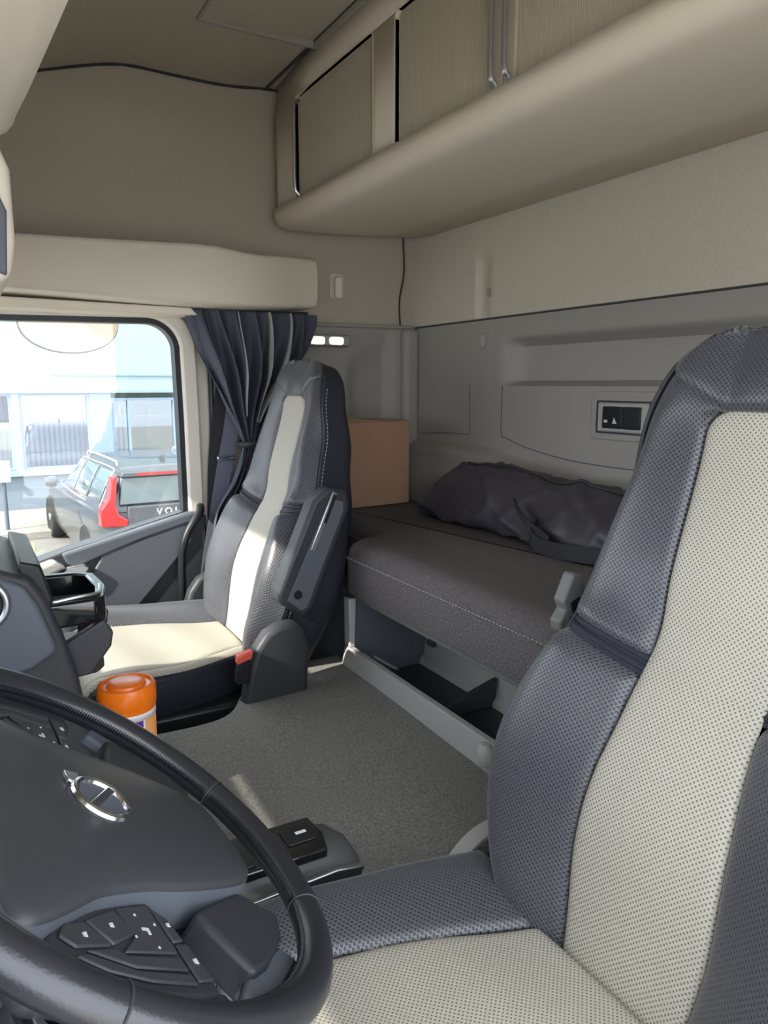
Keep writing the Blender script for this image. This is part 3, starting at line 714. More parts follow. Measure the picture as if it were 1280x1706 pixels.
def seat(label, cy, inner, belt_label, group):
    """inner = +1 when the tunnel lies on the +Y side of the seat"""
    root = thing('driver_seat' if inner > 0 else 'passenger_seat', label, 'seat', (0.45, cy, 0.0), group)
    dx = 0.0 if inner > 0 else 0.018
    X0 = lambda z: 0.597 + dx + 0.306 * (z - 0.52)
    nrm = Vector((-1, 0, 0.306)).normalized()
    def fd(w, z):                                   # forward relief of the front skin
        aw = abs(w); P, H = Ph(z), max(0.001, Hh(z))
        R_ = 0.050 * (1 - smooth01((z - 0.84) / 0.12)) + 0.020 * smooth01((z - 0.84) / 0.12) * (1 - 0.4 * smooth01((z - 1.05) / 0.15))
        R_ *= smooth01((z - 0.42) / 0.16) * 0.9 + 0.1
        base = 0.022 * math.exp(-((z - 0.70) / 0.12) ** 2) - 0.012 * math.exp(-((z - 0.90) / 0.05) ** 2)
        base += 0.012 * math.exp(-((z - 1.20) / 0.06) ** 2)
        if z > 1.19: base -= 0.006 * smooth01((z - 1.19) / 0.08) ** 2
        # creases across the middle of the panel
        base -= 0.0035 * math.exp(-((z - (0.865 + 0.10 * w)) / 0.008) ** 2) * (1 if aw < P * .95 else 0) + 0.0025 * math.exp(-((z - (0.835 + 0.10 * w)) / 0.007) ** 2) * (1 if aw < P * .95 else 0)
        if aw <= P: return base + 0.004 * (1 - (aw / P) ** 2)
        t = min(1, (aw - P) / max(0.001, H - P))
        return base * (1 - t * 0.5) + R_ * sin(pi * min(1, t * 0.62 + 0.0)) - (0.030 + 0.6 * R_) * (1 - 0.65 * smooth01((z - 1.05) / 0.12)) * smooth01((t - 0.62) / 0.38) ** 2
    def fp(w, z, extra=0.0):
        d = fd(w, z) + extra; q = Vector((X0(z), cy + w, z)) + nrm * d; return q
    def patch(name, wa, wb, z0, z1, nz, nw, m, endroll=(0, 0)):
        rows = []; uvs = []
        for i in range(nz + 1):
            v = i / nz; r = []; u_ = []
            for j in range(nw + 1):
                t = 0.5 - 0.5 * cos(pi * j / nw)
                z = z0(t) + (z1(t) - z0(t)) * (0.5 - 0.5 * cos(pi * v))
                w = wa(z) + (wb(z) - wa(z)) * t
                edge = min(t, 1 - t) * abs(wb(z) - wa(z)); ez = min(z - z0(t), z1(t) - z)
                e = -0.007 * math.exp(-edge / 0.0035)
                if endroll[0]: e -= endroll[0] * (1 - math.sqrt(max(0, 1 - max(0, 1 - (z - z0(t)) / 0.022) ** 2)))
                if endroll[1]: e -= endroll[1] * (1 - math.sqrt(max(0, 1 - max(0, 1 - (z1(t) - z) / 0.022) ** 2)))
                r.append(fp(w, z, e)); u_.append((w, z * 1.046))
            rows.append(r); uvs.append(u_)
        return MB().grid(rows, uvs).build(name, m, root, solid=0.006, off=-1, angle=75)
    zc = lambda t: 0.462
    patch('backrest_panel', lambda z: -Ph(z), lambda z: Ph(z), lambda t: 0.47, lambda t: PTOP, 80, 28, M_perfb, (0, 0.004))
    for s in (-1, 1):
        nt = lambda t: 0.852 + 0.030 * t; nt2 = lambda t: 0.862 + 0.034 * t
        patch('lower_bolster', (lambda z: s * Ph(z)), (lambda z: s * Hh(z)), lambda t: 0.462, nt, 56, 24, M_perfd, (0, 0.03))
        patch('upper_bolster', (lambda z: s * Ph(z)), (lambda z: s * Hh(z)), nt2, (lambda t: PTOP + 0.052 * t), 46, 22, M_perfd, (0.03, 0.002))
        mb = MB()
        for k in range(4):                        # pleats gathered in the fold
            off_ = -0.020 + 0.004 * (k % 2); dz = -0.006 + 0.0065 * k
            mb.tube([fp(s * (Ph(0.86) + (Hh(0.87) - 0.006 - Ph(0.86)) * t / 12), 0.856 + 0.032 * t / 12 + dz * (1 - 0.4 * t / 12), off_ * (0.55 + 0.45 * t / 12)) for t in range(13)], 0.0045, 6)
        mb.build('fold_pleats', M_sideleather, root)
    # headrest cap over the panel
    rows = []; uvs = []
    for i in range(31):
        v = i / 30; r = []; u_ = []
        for j in range(61):
            t = -1 + 2 * j / 60; zlow = PTOP + 0.052 * max(0, (math.sqrt((max(0.0, abs(t) - 0.30)) ** 2 + 0.002) - 0.045) / 0.657)
            z = zlow + (1.2625 - zlow) * (1 - (1 - v) ** 1.8)
            w = t * Hh(z)
            e = -0.007 * math.exp(-abs(z - zlow) / 0.003)
            r.append(fp(w, z, e)); u_.append((w, z * 1.046))
        rows.append(r); uvs.append(u_)
    MB().grid(rows, uvs).build('headrest_cap', M_perfd, root, solid=0.005, off=-1, angle=75)
    # sides, top and back
    zs = [0.44 + (1.05 - 0.44) * k / 30 for k in range(30)] + [1.05 + (1.263 - 1.05) * sin(pi / 2 * k / 22) for k in range(23)]
    outline = [(-Hh(z), z) for z in zs] + [(Hh(z), z) for z in reversed(zs[:-1])]
    rows = []
    for k in range(13):
        u_ = k / 12; r = []
        for w, z in outline:
            T = interp(T_T, z); rr_ = 0.02
            dd = -u_ * T; ins = 0.0
            if u_ > 0.75: q = (u_ - 0.75) / 0.25; ins = rr_ * (1 - math.sqrt(max(0, 1 - q * q)))
            if u_ < 0.1: ins = 0.003 * (1 - u_ / 0.1)
            sc = max(0.0, abs(w) - ins) * (1 if w >= 0 else -1)
            p0 = fp(w, z); p = Vector((p0.x, cy + sc, p0.z)) + Vector((1, 0, -0.306)).normalized() * (u_ * T)
            if z > 1.2 and ins: p.z -= ins * smooth01((z - 1.2) / 0.06)
            r.append(p)
        rows.append(r)
    sh = MB().grid(rows); last = rows[-1]
    n2 = len(last) // 2
    sh.grid([[last[k].lerp(last[len(last) - 1 - k], t / 8) for t in range(9)] for k in range(n2 + 1)])
    sh.build('side_and_back_cover', M_sideleather, root, angle=60)
    MB().tube([fp(w, z, 0.0015) for w, z in outline[1:-1]], 0.0035, 6).build('piping', M_pipe, root)
    for s in (-1, 1):
        mb = MB(); stitches(mb, [Vector((fp(s * Hh(z), z).x, cy + s * (Hh(z) + 0.0008), z)) + Vector((1, 0, -0.3)).normalized() * 0.016 for z in [0.5 + 0.7 * k / 60 for k in range(61)]], 0.006, 0.004, 0.0008); mb.build('stitching', M_thread, root)
    # cushion --------------------------------------------------------
    XF, XR = 0.185, 0.640
    def CH(x): return interp([(XF, 0.235), (0.21, 0.270), (0.27, 0.290), (0.45, 0.290), (0.60, 0.262), (0.66, 0.25)], x)
    def CP(x): return interp([(XF, 0.185), (0.25, 0.196), (0.335, 0.190), (0.45, 0.165), (0.587, 0.115), (0.66, 0.09)], x)
    flat = -1 if inner < 0 else 0            # side whose edge has no raised bolster
    def HS(x, sd): return CP(x) + 0.030 if (flat and sd == flat) else CH(x)
    def cz(w, x):
        P, H = CP(x), HS(x, -1 if w < 0 else 1); aw = abs(w); z = 0.525 + 0.012 * smooth01((0.45 - x) / 0.2)
        z -= 0.055 * (1 - math.sqrt(max(0, 1 - max(0, (XF + 0.055 - x) / 0.056) ** 2)))
        if aw > P:
            t = (aw - P) / (H - P)
            if flat and w < 0: z -= 0.010 * t * t
            else: z += 0.036 * sin(pi * min(1, t * 0.66)) - 0.045 * smooth01((t - 0.7) / 0.3) ** 2
        else: z += 0.004 * (1 - (aw / P) ** 2) + 0.0025 * sin(30 * x + 9 * w)
        return z - 0.035 * smooth01((x - 0.572 - dx) / 0.03) ** 2
    def cpatch(name, wa, wb, m, nw):
        rows = []; uvs = []
        for i in range(61):
            x = XF + (XR - XF) * i / 60; r = []; u_ = []
            for j in range(nw + 1):
                t = 0.5 - 0.5 * cos(pi * j / nw); w = wa(x) + (wb(x) - wa(x)) * t
                edge = min(t, 1 - t) * abs(wb(x) - wa(x))
                r.append(Vector((x, cy + w, cz(w, x) - 0.006 * math.exp(-edge / 0.0035)))); u_.append((w, x))
            rows.append(r); uvs.append(u_)
        return MB().grid(rows, uvs).build(name, m, root, solid=0.006, off=-1, angle=75)
    cpatch('cushion_panel', lambda x: -CP(x), lambda x: CP(x), M_perfb, 30)
    for s in (-1, 1): cpatch('cushion_bolster', (lambda x: s * CP(x)), (lambda x: s * HS(x, s)), M_perfb if (flat and s == flat) else M_perfd, 20)
    xs = [XF + (XR - XF) * (k / 30) for k in range(31)]
    fw_ = HS(XF, -1) * 0.93
    loop = [(x, -HS(x, -1)) for x in reversed(xs)] + [(XF - 0.006, -fw_ + (fw_ + 0.20) * k / 12) for k in range(13)] + [(x, CH(x)) for x in xs]
    def tzz(x, w):
        xx = max(x, XF); return cz(max(-HS(xx, -1), min(CH(xx), w)), xx) - 0.001
    rows = []
    for dz, grow in ((0.0, 0.0), (-0.012, 0.005), (-0.05, 0.008), (-0.10, 0.006), (-0.135, -0.01)):
        rows.append([Vector((x - (grow if x < XF else 0), cy + w + (0 if x < XF else (grow if w > 0 else -grow)), tzz(x, w) + dz)) for x, w in loop])
    MB().grid(rows).build('cushion_skirt', M_sideleather, root, solid=0.004, angle=75)
    mb = MB(); stitches(mb, [Vector((x - 0.002 if x < XF else x, cy + w * 1.016, tzz(x, w) - 0.010)) for x, w in loop], 0.006, 0.004, 0.0008); mb.build('stitching', M_thread, root)
    box('cushion_pan', (XF + 0.02, XR + 0.05), (cy - 0.235, cy + 0.235), (0.36, 0.42), M_black, root, bev=0.01)
    MB().prism([(0.24, 0.005), (0.66, 0.005), (0.70, 0.36), (0.22, 0.36)], cy - 0.21, cy + 0.21).build('pedestal', M_black, root, bev=0.01)
    # recliner covers with curved rim, buckle on the tunnel side
    for s in (-1, 1):
        ya, yb = cy + s * 0.268, cy + s * 0.315
        if inner < 0: MB().prism([(0.530, 0.44), (0.545, 0.520), (0.562, 0.575), (0.590, 0.612), (0.625, 0.630), (0.665, 0.630), (0.692, 0.612), (0.702, 0.56), (0.695, 0.42), (0.54, 0.41)], min(ya, yb), max(ya, yb)).build('recliner_cover', M_dark, root, bev=0.014, seg=4)
        else: MB().prism([(0.575, 0.40), (0.590, 0.445), (0.612, 0.470), (0.655, 0.490), (0.71, 0.50), (0.755, 0.50), (0.775, 0.46), (0.77, 0.38), (0.60, 0.37)], min(ya, yb), max(ya, yb)).build('recliner_cover', M_black, root, bev=0.012, seg=4)
    ya = cy + inner * 0.318
    bx_, bz_ = (-0.035, 0.045) if inner < 0 else (0.0, -0.042)
    b_ = MB().prism([(a_ + bx_, b__ + bz_) for a_, b__ in [(0.548, 0.455), (0.556, 0.512), (0.584, 0.520), (0.580, 0.455)]], min(ya, ya - inner * 0.03), max(ya, ya - inner * 0.03)).build('belt_buckle', M_black, root, bev=0.004)
    MB().prism([(a_ + bx_, b__ + bz_) for a_, b__ in [(0.551, 0.505), (0.553, 0.526), (0.590, 0.534), (0.587, 0.514)]], min(ya, ya - inner * 0.024), max(ya, ya - inner * 0.024)).build('release_button', M_red, b_, bev=0.003)
    # folded-up armrest on the tunnel side, lying along the backrest
    if inner > 0: return root
    sh_ = lambda L_: [(p_[0] - 0.018, p_[1]) for p_ in L_]
    yo, yi = cy + inner * 0.320, cy + inner * 0.262
    y_lo, y_hi = min(yo, yi), max(yo, yi)
    arm = MB().prism(sh_([(0.775, 0.955), (0.825, 0.945), (0.832, 0.90), (0.730, 0.660), (0.700, 0.640), (0.640, 0.685), (0.636, 0.705), (0.735, 0.925)]), y_lo, y_hi).build('armrest', M_dark, root, bev=0.012, seg=4)
    ys_ = yo
    MB().prism(sh_([(0.786, 0.925), (0.812, 0.918), (0.812, 0.895), (0.712, 0.665), (0.695, 0.660), (0.660, 0.690), (0.765, 0.905)]), min(ys_, ys_ + inner * 0.002), max(ys_, ys_ + inner * 0.002)).build('inlay', M_slate, arm, bev=0.001)
    MB().prism(sh_([(0.783, 0.945), (0.797, 0.940), (0.735, 0.800), (0.722, 0.806)]), min(ys_, ys_ + inner * 0.004), max(ys_, ys_ + inner * 0.004)).build('tilt_slot', M_steel, arm, bev=0.002)
    MB().prism(sh_([(0.785, 0.938), (0.793, 0.935), (0.764, 0.868), (0.757, 0.871)]), min(ys_, ys_ + inner * 0.0055), max(ys_, ys_ + inner * 0.0055)).build('slot_opening', M_black, arm)
    MB().lathe([(0.0, 0), (0.011, 0), (0.011, 0.003), (0.0, 0.003)], (0.670, ys_ if inner > 0 else ys_ - 0.003, 0.700), 20, 'y').build('pivot_cap', M_black, arm)
    return root
ps = seat('two tone passenger seat with sunlit pale centre strip, beside the far door', 1.92, -1, '', 'cab seats')
ds = seat('large driver seat with beige centre and slate bolsters in the near right', 0.515, 1, '', 'cab seats')
# armrest hinge showing beside the driver's backrest
hg = MB().prism([(0.757, 0.928), (0.775, 0.925), (0.790, 0.86), (0.765, 0.835), (0.735, 0.842), (0.733, 0.858), (0.745, 0.875), (0.738, 0.888)], 0.772, 0.795).build('armrest_hinge', M_mid, ds, bev=0.004, seg=3)
MB().lathe([(0.0, 0), (0.005, 0), (0.005, 0.004), (0.0, 0.004)], (0.752, 0.769, 0.860), 14, 'y').build('hinge_bolt', M_steel, hg)
MB().prism([(0.752, 0.885), (0.768, 0.892), (0.772, 0.880), (0.756, 0.870)], 0.768, 0.773).build('hinge_gap', M_black, hg)
# curved grey trim over the belt stalk beside the driver seat
mb = MB(); ribbon(mb, [(0.575, 0.830, 0.455), (0.598, 0.830, 0.488), (0.630, 0.830, 0.512), (0.665, 0.830, 0.522), (0.72, 0.830, 0.525)], (0, 1, 0.0), 0.030, 0.003)
mb.build('side_trim_loop', M_bin, ds)

# ================================================================== STEERING WHEEL
PH = rad(20)
Nn = Vector((0.61005, -0.06583, 0.78962)).normalized(); E1 = Vector((0.10729, 0.99423, 0)).normalized(); E2 = Nn.cross(E1)
PX = E1 * cos(PH) + E2 * sin(PH); QX = -E1 * sin(PH) + E2 * cos(PH); WC = Vector((0.0875, 0.6764, 0.7987))
Mw = Matrix.Identity(4)
for i in range(3): Mw[i][0] = PX[i]; Mw[i][1] = QX[i]; Mw[i][2] = Nn[i]; Mw[i][3] = WC[i]
sw = thing('steering_wheel', 'black leather steering wheel with chrome emblem at the lower left', 'steering wheel', WC, M=Mw)
RW = 0.235
RT = 0.0168
NN = 160
rows = []
for k in range(NN + 1):
    a = 2 * pi * k / NN
    rows.append([((RW + RT * 1.05 * cos(b)) * cos(a), (RW + RT * 1.05 * cos(b)) * sin(a), RT * 0.95 * sin(b)) for b in [2 * pi * j / 20 for j in range(20)]])
MB().grid(rows, closed=True).build('rim', M_leather, sw, local=True)
for deg in (-62, -112, 158, 22):           # joints between the leather sections
    a = rad(deg); ringp = []
    for j in range(24):
        b = 2 * pi * j / 24; r_ = RT + 0.0004; ringp.append(((RW + r_ * 1.05 * cos(b)) * cos(a), (RW + r_ * 1.05 * cos(b)) * sin(a), r_ * 0.95 * sin(b)))
    MB().tube(ringp, 0.0011, 5, closed=True).build('rim_joint', M_dark, sw, local=True)
for d0, d1 in ((-61, 21), (-111, -64), (159, 246)):
    mb = MB(); n_ = int((d1 - d0) * 1.15); rows = []
    for k in range(n_ * 4 + 1):               # raised lacing seam along the inner edge
        a = rad(d0 + (d1 - d0) * k / (n_ * 4)); r_ = 0.0022 * (1.0 if k % 4 < 2 else 0.45); ra = RW - RT * 1.04
        rows.append([((ra + r_ * cos(b)) * cos(a), (ra + r_ * cos(b)) * sin(a), 0.002 + 1.9 * r_ * sin(b)) for b in [2 * pi * j / 8 for j in range(8)]])
    mb.grid(rows, closed=True, cap=True).build('lacing', M_black, sw, local=True)
# airbag cover: dished shield
hh = [(0.0, -0.158), (0.030, -0.157), (0.052, -0.152), (0.066, -0.138), (0.076, -0.115), (0.088, -0.070), (0.096, -0.030), (0.102, 0.010), (0.108, 0.050), (0.118, 0.080), (0.124, 0.100), (0.116, 0.116), (0.090, 0.122), (0.045, 0.127), (0.0, 0.128)]
ho = hh + [(-0.060, 0.140), (-0.110, 0.150), (-0.140, 0.150), (-0.153, 0.140), (-0.150, 0.122), (-0.134, 0.092), (-0.116, 0.060)] + [(-a, b) for a, b in hh[1:8][::-1]]
ho = [tuple(p) for p in catmull([Vector((a, b, 0)) for a, b in ho + [ho[0]]], 4)][:-1]
hc = Vector((0, -0.01, 0))
rows = []
for sc, h in ((1.015, -0.034), (1.030, -0.022), (1.025, -0.010), (1.0, 0.004), (0.985, 0.0085), (0.95, 0.011), (0.8, 0.0145), (0.6, 0.0175), (0.4, 0.019), (0.2, 0.0195), (0.02, 0.0196)):
    rows.append([(hc.x + (p[0] - hc.x) * sc, hc.y + (p[1] - hc.y) * sc, h) for p in ho])
hub = MB().grid(rows[3:], closed=True, cap=True).build('airbag_cover', M_hub, sw, local=True, angle=50)
MB().grid(rows[:4], closed=True).build('cover_border', M_slate, hub, local=True, angle=60)
# emblem: ring, arrow, diagonal bar
mb = MB(); ec = Vector((-0.004, 0.024, 0.0)); er = 0.0275
mb.tube([(ec.x + er * cos(2 * pi * k / 48), ec.y + er * sin(2 * pi * k / 48), 0.0205) for k in range(48)], 0.0040, 8, closed=True)
d_ = Vector((cos(rad(45)), sin(rad(45)), 0)); tip = ec + d_ * (er + 0.015)
sq = [(tip.x + 0.001, tip.y + 0.001), (tip.x - 0.014, tip.y + 0.001), (tip.x - 0.013, tip.y - 0.006), (tip.x - 0.006, tip.y - 0.013), (tip.x + 0.001, tip.y - 0.014)]
emb = mb.build('emblem', M_chrome, hub, local=True)
MB().prism(sq, 0.0185, 0.0235, ax=2).build('emblem_arrow', M_chrome, hub, local=True, bev=0.001)
MB().prism([(ec.x + (er - 0.002) * cos(2 * pi * k / 40), ec.y + (er - 0.002) * sin(2 * pi * k / 40)) for k in range(40)], 0.0185, 0.0206, ax=2).build('emblem_disc', M_slate, hub, local=True)
da = Vector((cos(rad(135)), sin(rad(135)), 0)); pa = Vector((-da.y, da.x, 0))
bar = [ec + da * (er - 0.001) + pa * 0.0045, ec + da * (er - 0.001) - pa * 0.0045, ec - da * (er - 0.001) - pa * 0.0045, ec - da * (er - 0.001) + pa * 0.0045]
MB().prism([(p.x, p.y) for p in bar], 0.0195, 0.0232, ax=2).build('emblem_bar', M_chrome, hub, local=True, bev=0.001)
text_mb('SRS AIRBAG', 0.009, lambda x, y, h: (x, y - 0.115, 0.0135 + h), 0.0003).build('embossed_mark', M_slate, hub, local=True)
carrier = [(-0.165, 0.11), (-0.175, 0.0), (-0.150, -0.060), (-0.115, -0.110), (-0.075, -0.155), (0.075, -0.155), (0.115, -0.110), (0.150, -0.060), (0.175, 0.0), (0.165, 0.11), (0.12, 0.125), (-0.12, 0.125)]
MB().prism(carrier, -0.060, -0.036, ax=2).build('spoke_carrier', M_dark, sw, local=True, bev=0.01, seg=3)
for s in (-1, 1):
    pad = [(s * 0.098, 0.0), (s * 0.112, 0.060), (s * 0.128, 0.100), (s * 0.150, 0.116), (s * 0.172, 0.108), (s * 0.190, 0.080), (s * 0.199, 0.040), (s * 0.201, 0.0), (s * 0.196, -0.030), (s * 0.165, -0.022), (s * 0.120, -0.012)]
    bk_ = MB().prism(pad, -0.034, -0.006, ax=2).build('button_pad', M_dark, sw, local=True, bev=0.005, seg=3)
    def cell(nm, poly, m=M_hub):
        return MB().prism([(s * a, b) for a, b in poly], -0.006, -0.0028, ax=2).build(nm, m, bk_, local=True, bev=0.0018, seg=2)
    cell('key', [(0.134, 0.078), (0.156, 0.062), (0.160, 0.095), (0.150, 0.106), (0.138, 0.098)])
    cell('key', [(0.117, 0.044), (0.142, 0.034), (0.155, 0.060), (0.132, 0.076)])
    cell('key', [(0.108, 0.006), (0.160, 0.000), (0.162, 0.054), (0.143, 0.033), (0.116, 0.042)])
    cell('key', [(0.164, 0.000), (0.178, -0.002), (0.176, 0.050), (0.162, 0.088), (0.159, 0.060), (0.165, 0.052)])
    cell('key', [(0.122, -0.009), (0.146, -0.014), (0.148, -0.002), (0.112, 0.003)])
    cell('key', [(0.149, -0.015), (0.186, -0.024), (0.188, -0.006), (0.150, -0.003)])
    cell('key', [(0.181, -0.002), (0.191, -0.004), (0.189, 0.040), (0.181, 0.075), (0.168, 0.098), (0.165, 0.088), (0.179, 0.050)])
    mb = MB()
    for a, b, r_ in ((0.148, 0.084, 0.003), (0.136, 0.055, 0.003), (0.146, 0.036, 0.0015), (0.131, 0.010, 0.0015), (0.122, 0.026, 0.0015), (0.156, 0.018, 0.0015), (0.130, -0.005, 0.0028), (0.168, -0.013, 0.0036)):
        r_ *= 0.62; mb.prism([(s * a - r_ * 1.3, b - r_), (s * a + r_ * 1.3, b - r_), (s * a + r_ * 0.7, b + r_), (s * a - r_, b + r_ * 0.8)], -0.0028, -0.0022, ax=2)
    mb.prism([(s * 0.136, 0.019), (s * 0.143, 0.019), (s * 0.143, 0.0215), (s * 0.1385, 0.0215), (s * 0.1385, 0.026), (s * 0.136, 0.026)], -0.0028, -0.0022, ax=2)
    sy = mb.build('key_symbols', M_icon, bk_, local=True); sy['kind'] = 'stuff'
    # flat plate of the lower spoke and the arms into the rim
    MB().prism([(s * 0.072, -0.128), (s * 0.108, -0.050), (s * 0.127, -0.055), (s * 0.178, -0.078), (s * 0.166, -0.105), (s * 0.130, -0.152), (s * 0.100, -0.170)], -0.034, -0.002, ax=2).build('spoke', M_dark, sw, local=True, bev=0.006, seg=3)
    MB().prism([(s * 0.165, -0.085), (s * 0.190, -0.060), (s * 0.212, -0.075), (s * 0.150, -0.165), (s * 0.132, -0.150)], -0.024, -0.010, ax=2).build('spoke_arm', M_slate, sw, local=True, bev=0.004, seg=2)
    MB().prism([(s * 0.185, 0.090), (s * 0.205, 0.085), (s * 0.222, 0.020), (s * 0.222, -0.040), (s * 0.190, -0.040)], -0.026, -0.010, ax=2).build('spoke_arm', M_dark, sw, local=True, bev=0.004, seg=2)
# column with stalks
scn = thing('steering_column', 'dark steering column shroud with stalks behind the wheel', 'steering column', (0.0, 0.57, 0.45))
def wl(p, q, n): return Mw @ Vector((p, q, n))
mb = MB(); rows = []
for n_, r_ in ((-0.06, 0.062), (-0.10, 0.070), (-0.16, 0.075), (-0.30, 0.070), (-0.50, 0.060)):
    rows.append([tuple(Vector(WC) + E1 * (r_ * cos(2 * pi * k / 24)) + E2 * (r_ * 0.8 * sin(2 * pi * k / 24)) + Nn * n_) for k in range(24)])
mb.grid(rows, closed=True, cap=True); mb.build('shroud', M_dark, scn)
st = MB().tube([WC + E1 * 0.05 + Nn * -0.10, WC + E1 * 0.14 + E2 * -0.01 + Nn * -0.085, WC + E1 * 0.235 + E2 * 0.0 + Nn * -0.070], [0.008, 0.009, 0.011], 10, flat=0.7).build('stalk', M_black, scn)
MB().tube([WC + E1 * 0.195 + E2 * -0.004 + Nn * -0.076, WC + E1 * 0.201 + E2 * -0.004 + Nn * -0.075], 0.0125, 10, flat=0.8).build('stalk_ring', M_icon, st)
MB().tube([WC + E1 * 0.180 + E2 * -0.005 + Nn * -0.076, WC + E1 * 0.186 + E2 * -0.005 + Nn * -0.075], 0.0118, 10, flat=0.8).build('stalk_mark', M_red, st)
MB().tube([WC + E1 * 0.03 + E2 * -0.04 + Nn * -0.12, WC + E1 * 0.10 + E2 * -0.12 + Nn * -0.10, WC + E1 * 0.13 + E2 * -0.16 + Nn * -0.10], [0.009, 0.010, 0.013], 10, flat=0.6).build('adjust_lever', M_steel, scn)

# ================================================================== DASHBOARD, CUP HOLDER, SELECTOR, WIPES
dsh = thing('dashboard', 'slate grey dashboard centre stack with round air vent at left edge', 'dashboard', (-0.3, 1.2, 0.0))
prof_d = [(-0.60, 0.90), (-0.10, 0.922), (0.035, 0.912), (0.075, 0.895), (0.095, 0.86), (0.118, 0.79), (0.135, 0.72), (0.150, 0.60), (0.165, 0.47), (-0.60, 0.45)]
MB().prism(prof_d, 1.268, 1.62).build('centre_stack', M_dark, dsh, bev=0.012, seg=4)
MB().prism([(-0.20, 0.905), (0.03, 0.905), (0.062, 0.890), (0.080, 0.858), (0.101, 0.790), (0.103, 0.775), (0.065, 0.752), (-0.20, 0.70)], 1.245, 1.268).build('side_cover', M_slate, dsh, bev=0.008, seg=4)
MB().tube([(0.0 + 0.037 * cos(2 * pi * k / 36), 1.243, 0.868 + 0.037 * sin(2 * pi * k / 36)) for k in range(36)], 0.0065, 10, closed=True).build('vent_ring', M_steel, dsh)
MB().lathe([(0.0, 0.004), (0.030, 0.004), (0.030, 0.010), (0.0, 0.010)], (0.0, 1.234, 0.868), 28, 'y').build('vent', M_black, dsh)
MB().prism([(-0.85, 0.88), (-0.30, 0.93), (-0.24, 0.90), (-0.22, 0.80), (-0.30, 0.55), (-0.85, 0.50)], 0.05, 1.245).build('driver_binnacle', M_dark, dsh, bev=0.02, seg=3)
MB().prism([(-0.85, 0.88), (-0.30, 0.90), (-0.22, 0.86), (-0.18, 0.70), (-0.30, 0.45), (-0.85, 0.45)], 1.62, 2.36).build('passenger_side', M_dark, dsh, bev=0.02, seg=3)
MB().prism([(0.06, 0.918), (0.093, 0.908), (0.108, 0.85), (0.10, 0.80), (0.06, 0.82)], 1.30, 1.60).build('top_pod', M_black, dsh, bev=0.005, seg=3)
ch = thing('cup_holder', 'dark swing-out cup holder on the dashboard end before passenger seat', 'cup holder', (0.16, 1.44, 0.70))
cpl = [(0.09, 1.30), (0.175, 1.305), (0.192, 1.32), (0.205, 1.40), (0.200, 1.50), (0.175, 1.53), (0.09, 1.54)]
cpi = [(0.10, 1.325), (0.165, 1.328), (0.176, 1.338), (0.186, 1.40), (0.182, 1.49), (0.165, 1.508), (0.10, 1.515)]
ring(cpl, cpi, 0.795, 0.838, ax=2).build('holder_ring', M_gloss, ch, bev=0.006, seg=3)
MB().prism([(0.10, 1.315), (0.172, 1.318), (0.186, 1.34), (0.192, 1.40), (0.188, 1.49), (0.165, 1.515), (0.10, 1.52)], 0.70, 0.722, ax=2).build('holder_base', M_dark, ch, bev=0.006, seg=3)
MB().prism([(0.155, 0.715), (0.19, 0.725), (0.203, 0.80), (0.165, 0.80)], 1.36, 1.46).build('holder_wall', M_dark, ch, bev=0.005, seg=3)
MB().prism([(0.095, 0.70), (0.16, 0.705), (0.195, 0.75), (0.200, 0.775), (0.185, 0.80), (0.10, 0.755)], 1.305, 1.325).build('holder_wall', M_dark, ch, bev=0.004, seg=3)
MB().tube(catmull([(0.10, 1.32, 0.836), (0.150, 1.318, 0.842), (0.182, 1.335, 0.840), (0.195, 1.40, 0.838)], 5), 0.004, 8).build('rim_highlight', M_steel, ch)

gs = thing('gear_selector', 'black push-button gear selector pod with grey cap beside driver cushion', 'gear selector', (0.36, 0.91, 0.45))
rows = []
gp = [(0.855, 0.50), (0.858, 0.545), (0.870, 0.560), (0.92, 0.564), (0.965, 0.552), (0.975, 0.535), (0.975, 0.50)]
for x, sc, dz in ((0.14, 1, -0.012), (0.20, 1, -0.004), (0.30, 1, 0.0), (0.395, 1, -0.002), (0.425, 0.98, -0.008), (0.440, 0.92, -0.02), (0.446, 0.85, -0.032)):
    rows.append([(x, 0.893 + (y - 0.915) * sc * 0.88, max(0.497, z + dz)) for y, z in gp])
MB().grid(rows, closed=True, cap=True).build('housing', M_pod, gs, angle=50)
MB().prism([(0.15, 0.512), (0.435, 0.520), (0.443, 0.532), (0.40, 0.540), (0.15, 0.530)], 0.832, 0.842).build('silver_strip', M_steel, gs, bev=0.002)
pnl = MB().prism([(0.20, 0.850), (0.392, 0.848), (0.402, 0.885), (0.398, 0.932), (0.20, 0.935)], 0.552, 0.567, ax=2).build('button_face', M_gloss, gs, bev=0.003)
for a, b, c, d in ((0.345, 0.388, 0.875, 0.918), (0.300, 0.338, 0.858, 0.878), (0.300, 0.338, 0.883, 0.903), (0.300, 0.338, 0.908, 0.928), (0.235, 0.292, 0.858, 0.928)):
    MB().prism(rrect(a, b, c, d, 0.004), 0.567, 0.5695, ax=2).build('button', M_black if d < .945 or a > .3 else M_slate, pnl, bev=0.001)
box('button_symbol', (0.364, 0.380), (0.894, 0.900), (0.5695, 0.5699), M_white, pnl)
mb = MB(); mb.box((0.308, 0.316), (0.864, 0.871), (0.5695, 0.5699)); mb.prism([(0.322, 0.861), (0.330, 0.868), (0.322, 0.874)], 0.5695, 0.5699, ax=2)
mb.build('button_symbol', M_white, pnl)
MB().prism([(0.20, 0.43), (0.40, 0.43), (0.38, 0.51), (0.22, 0.51)], 0.855, 0.925).build('stem', M_black, gs)

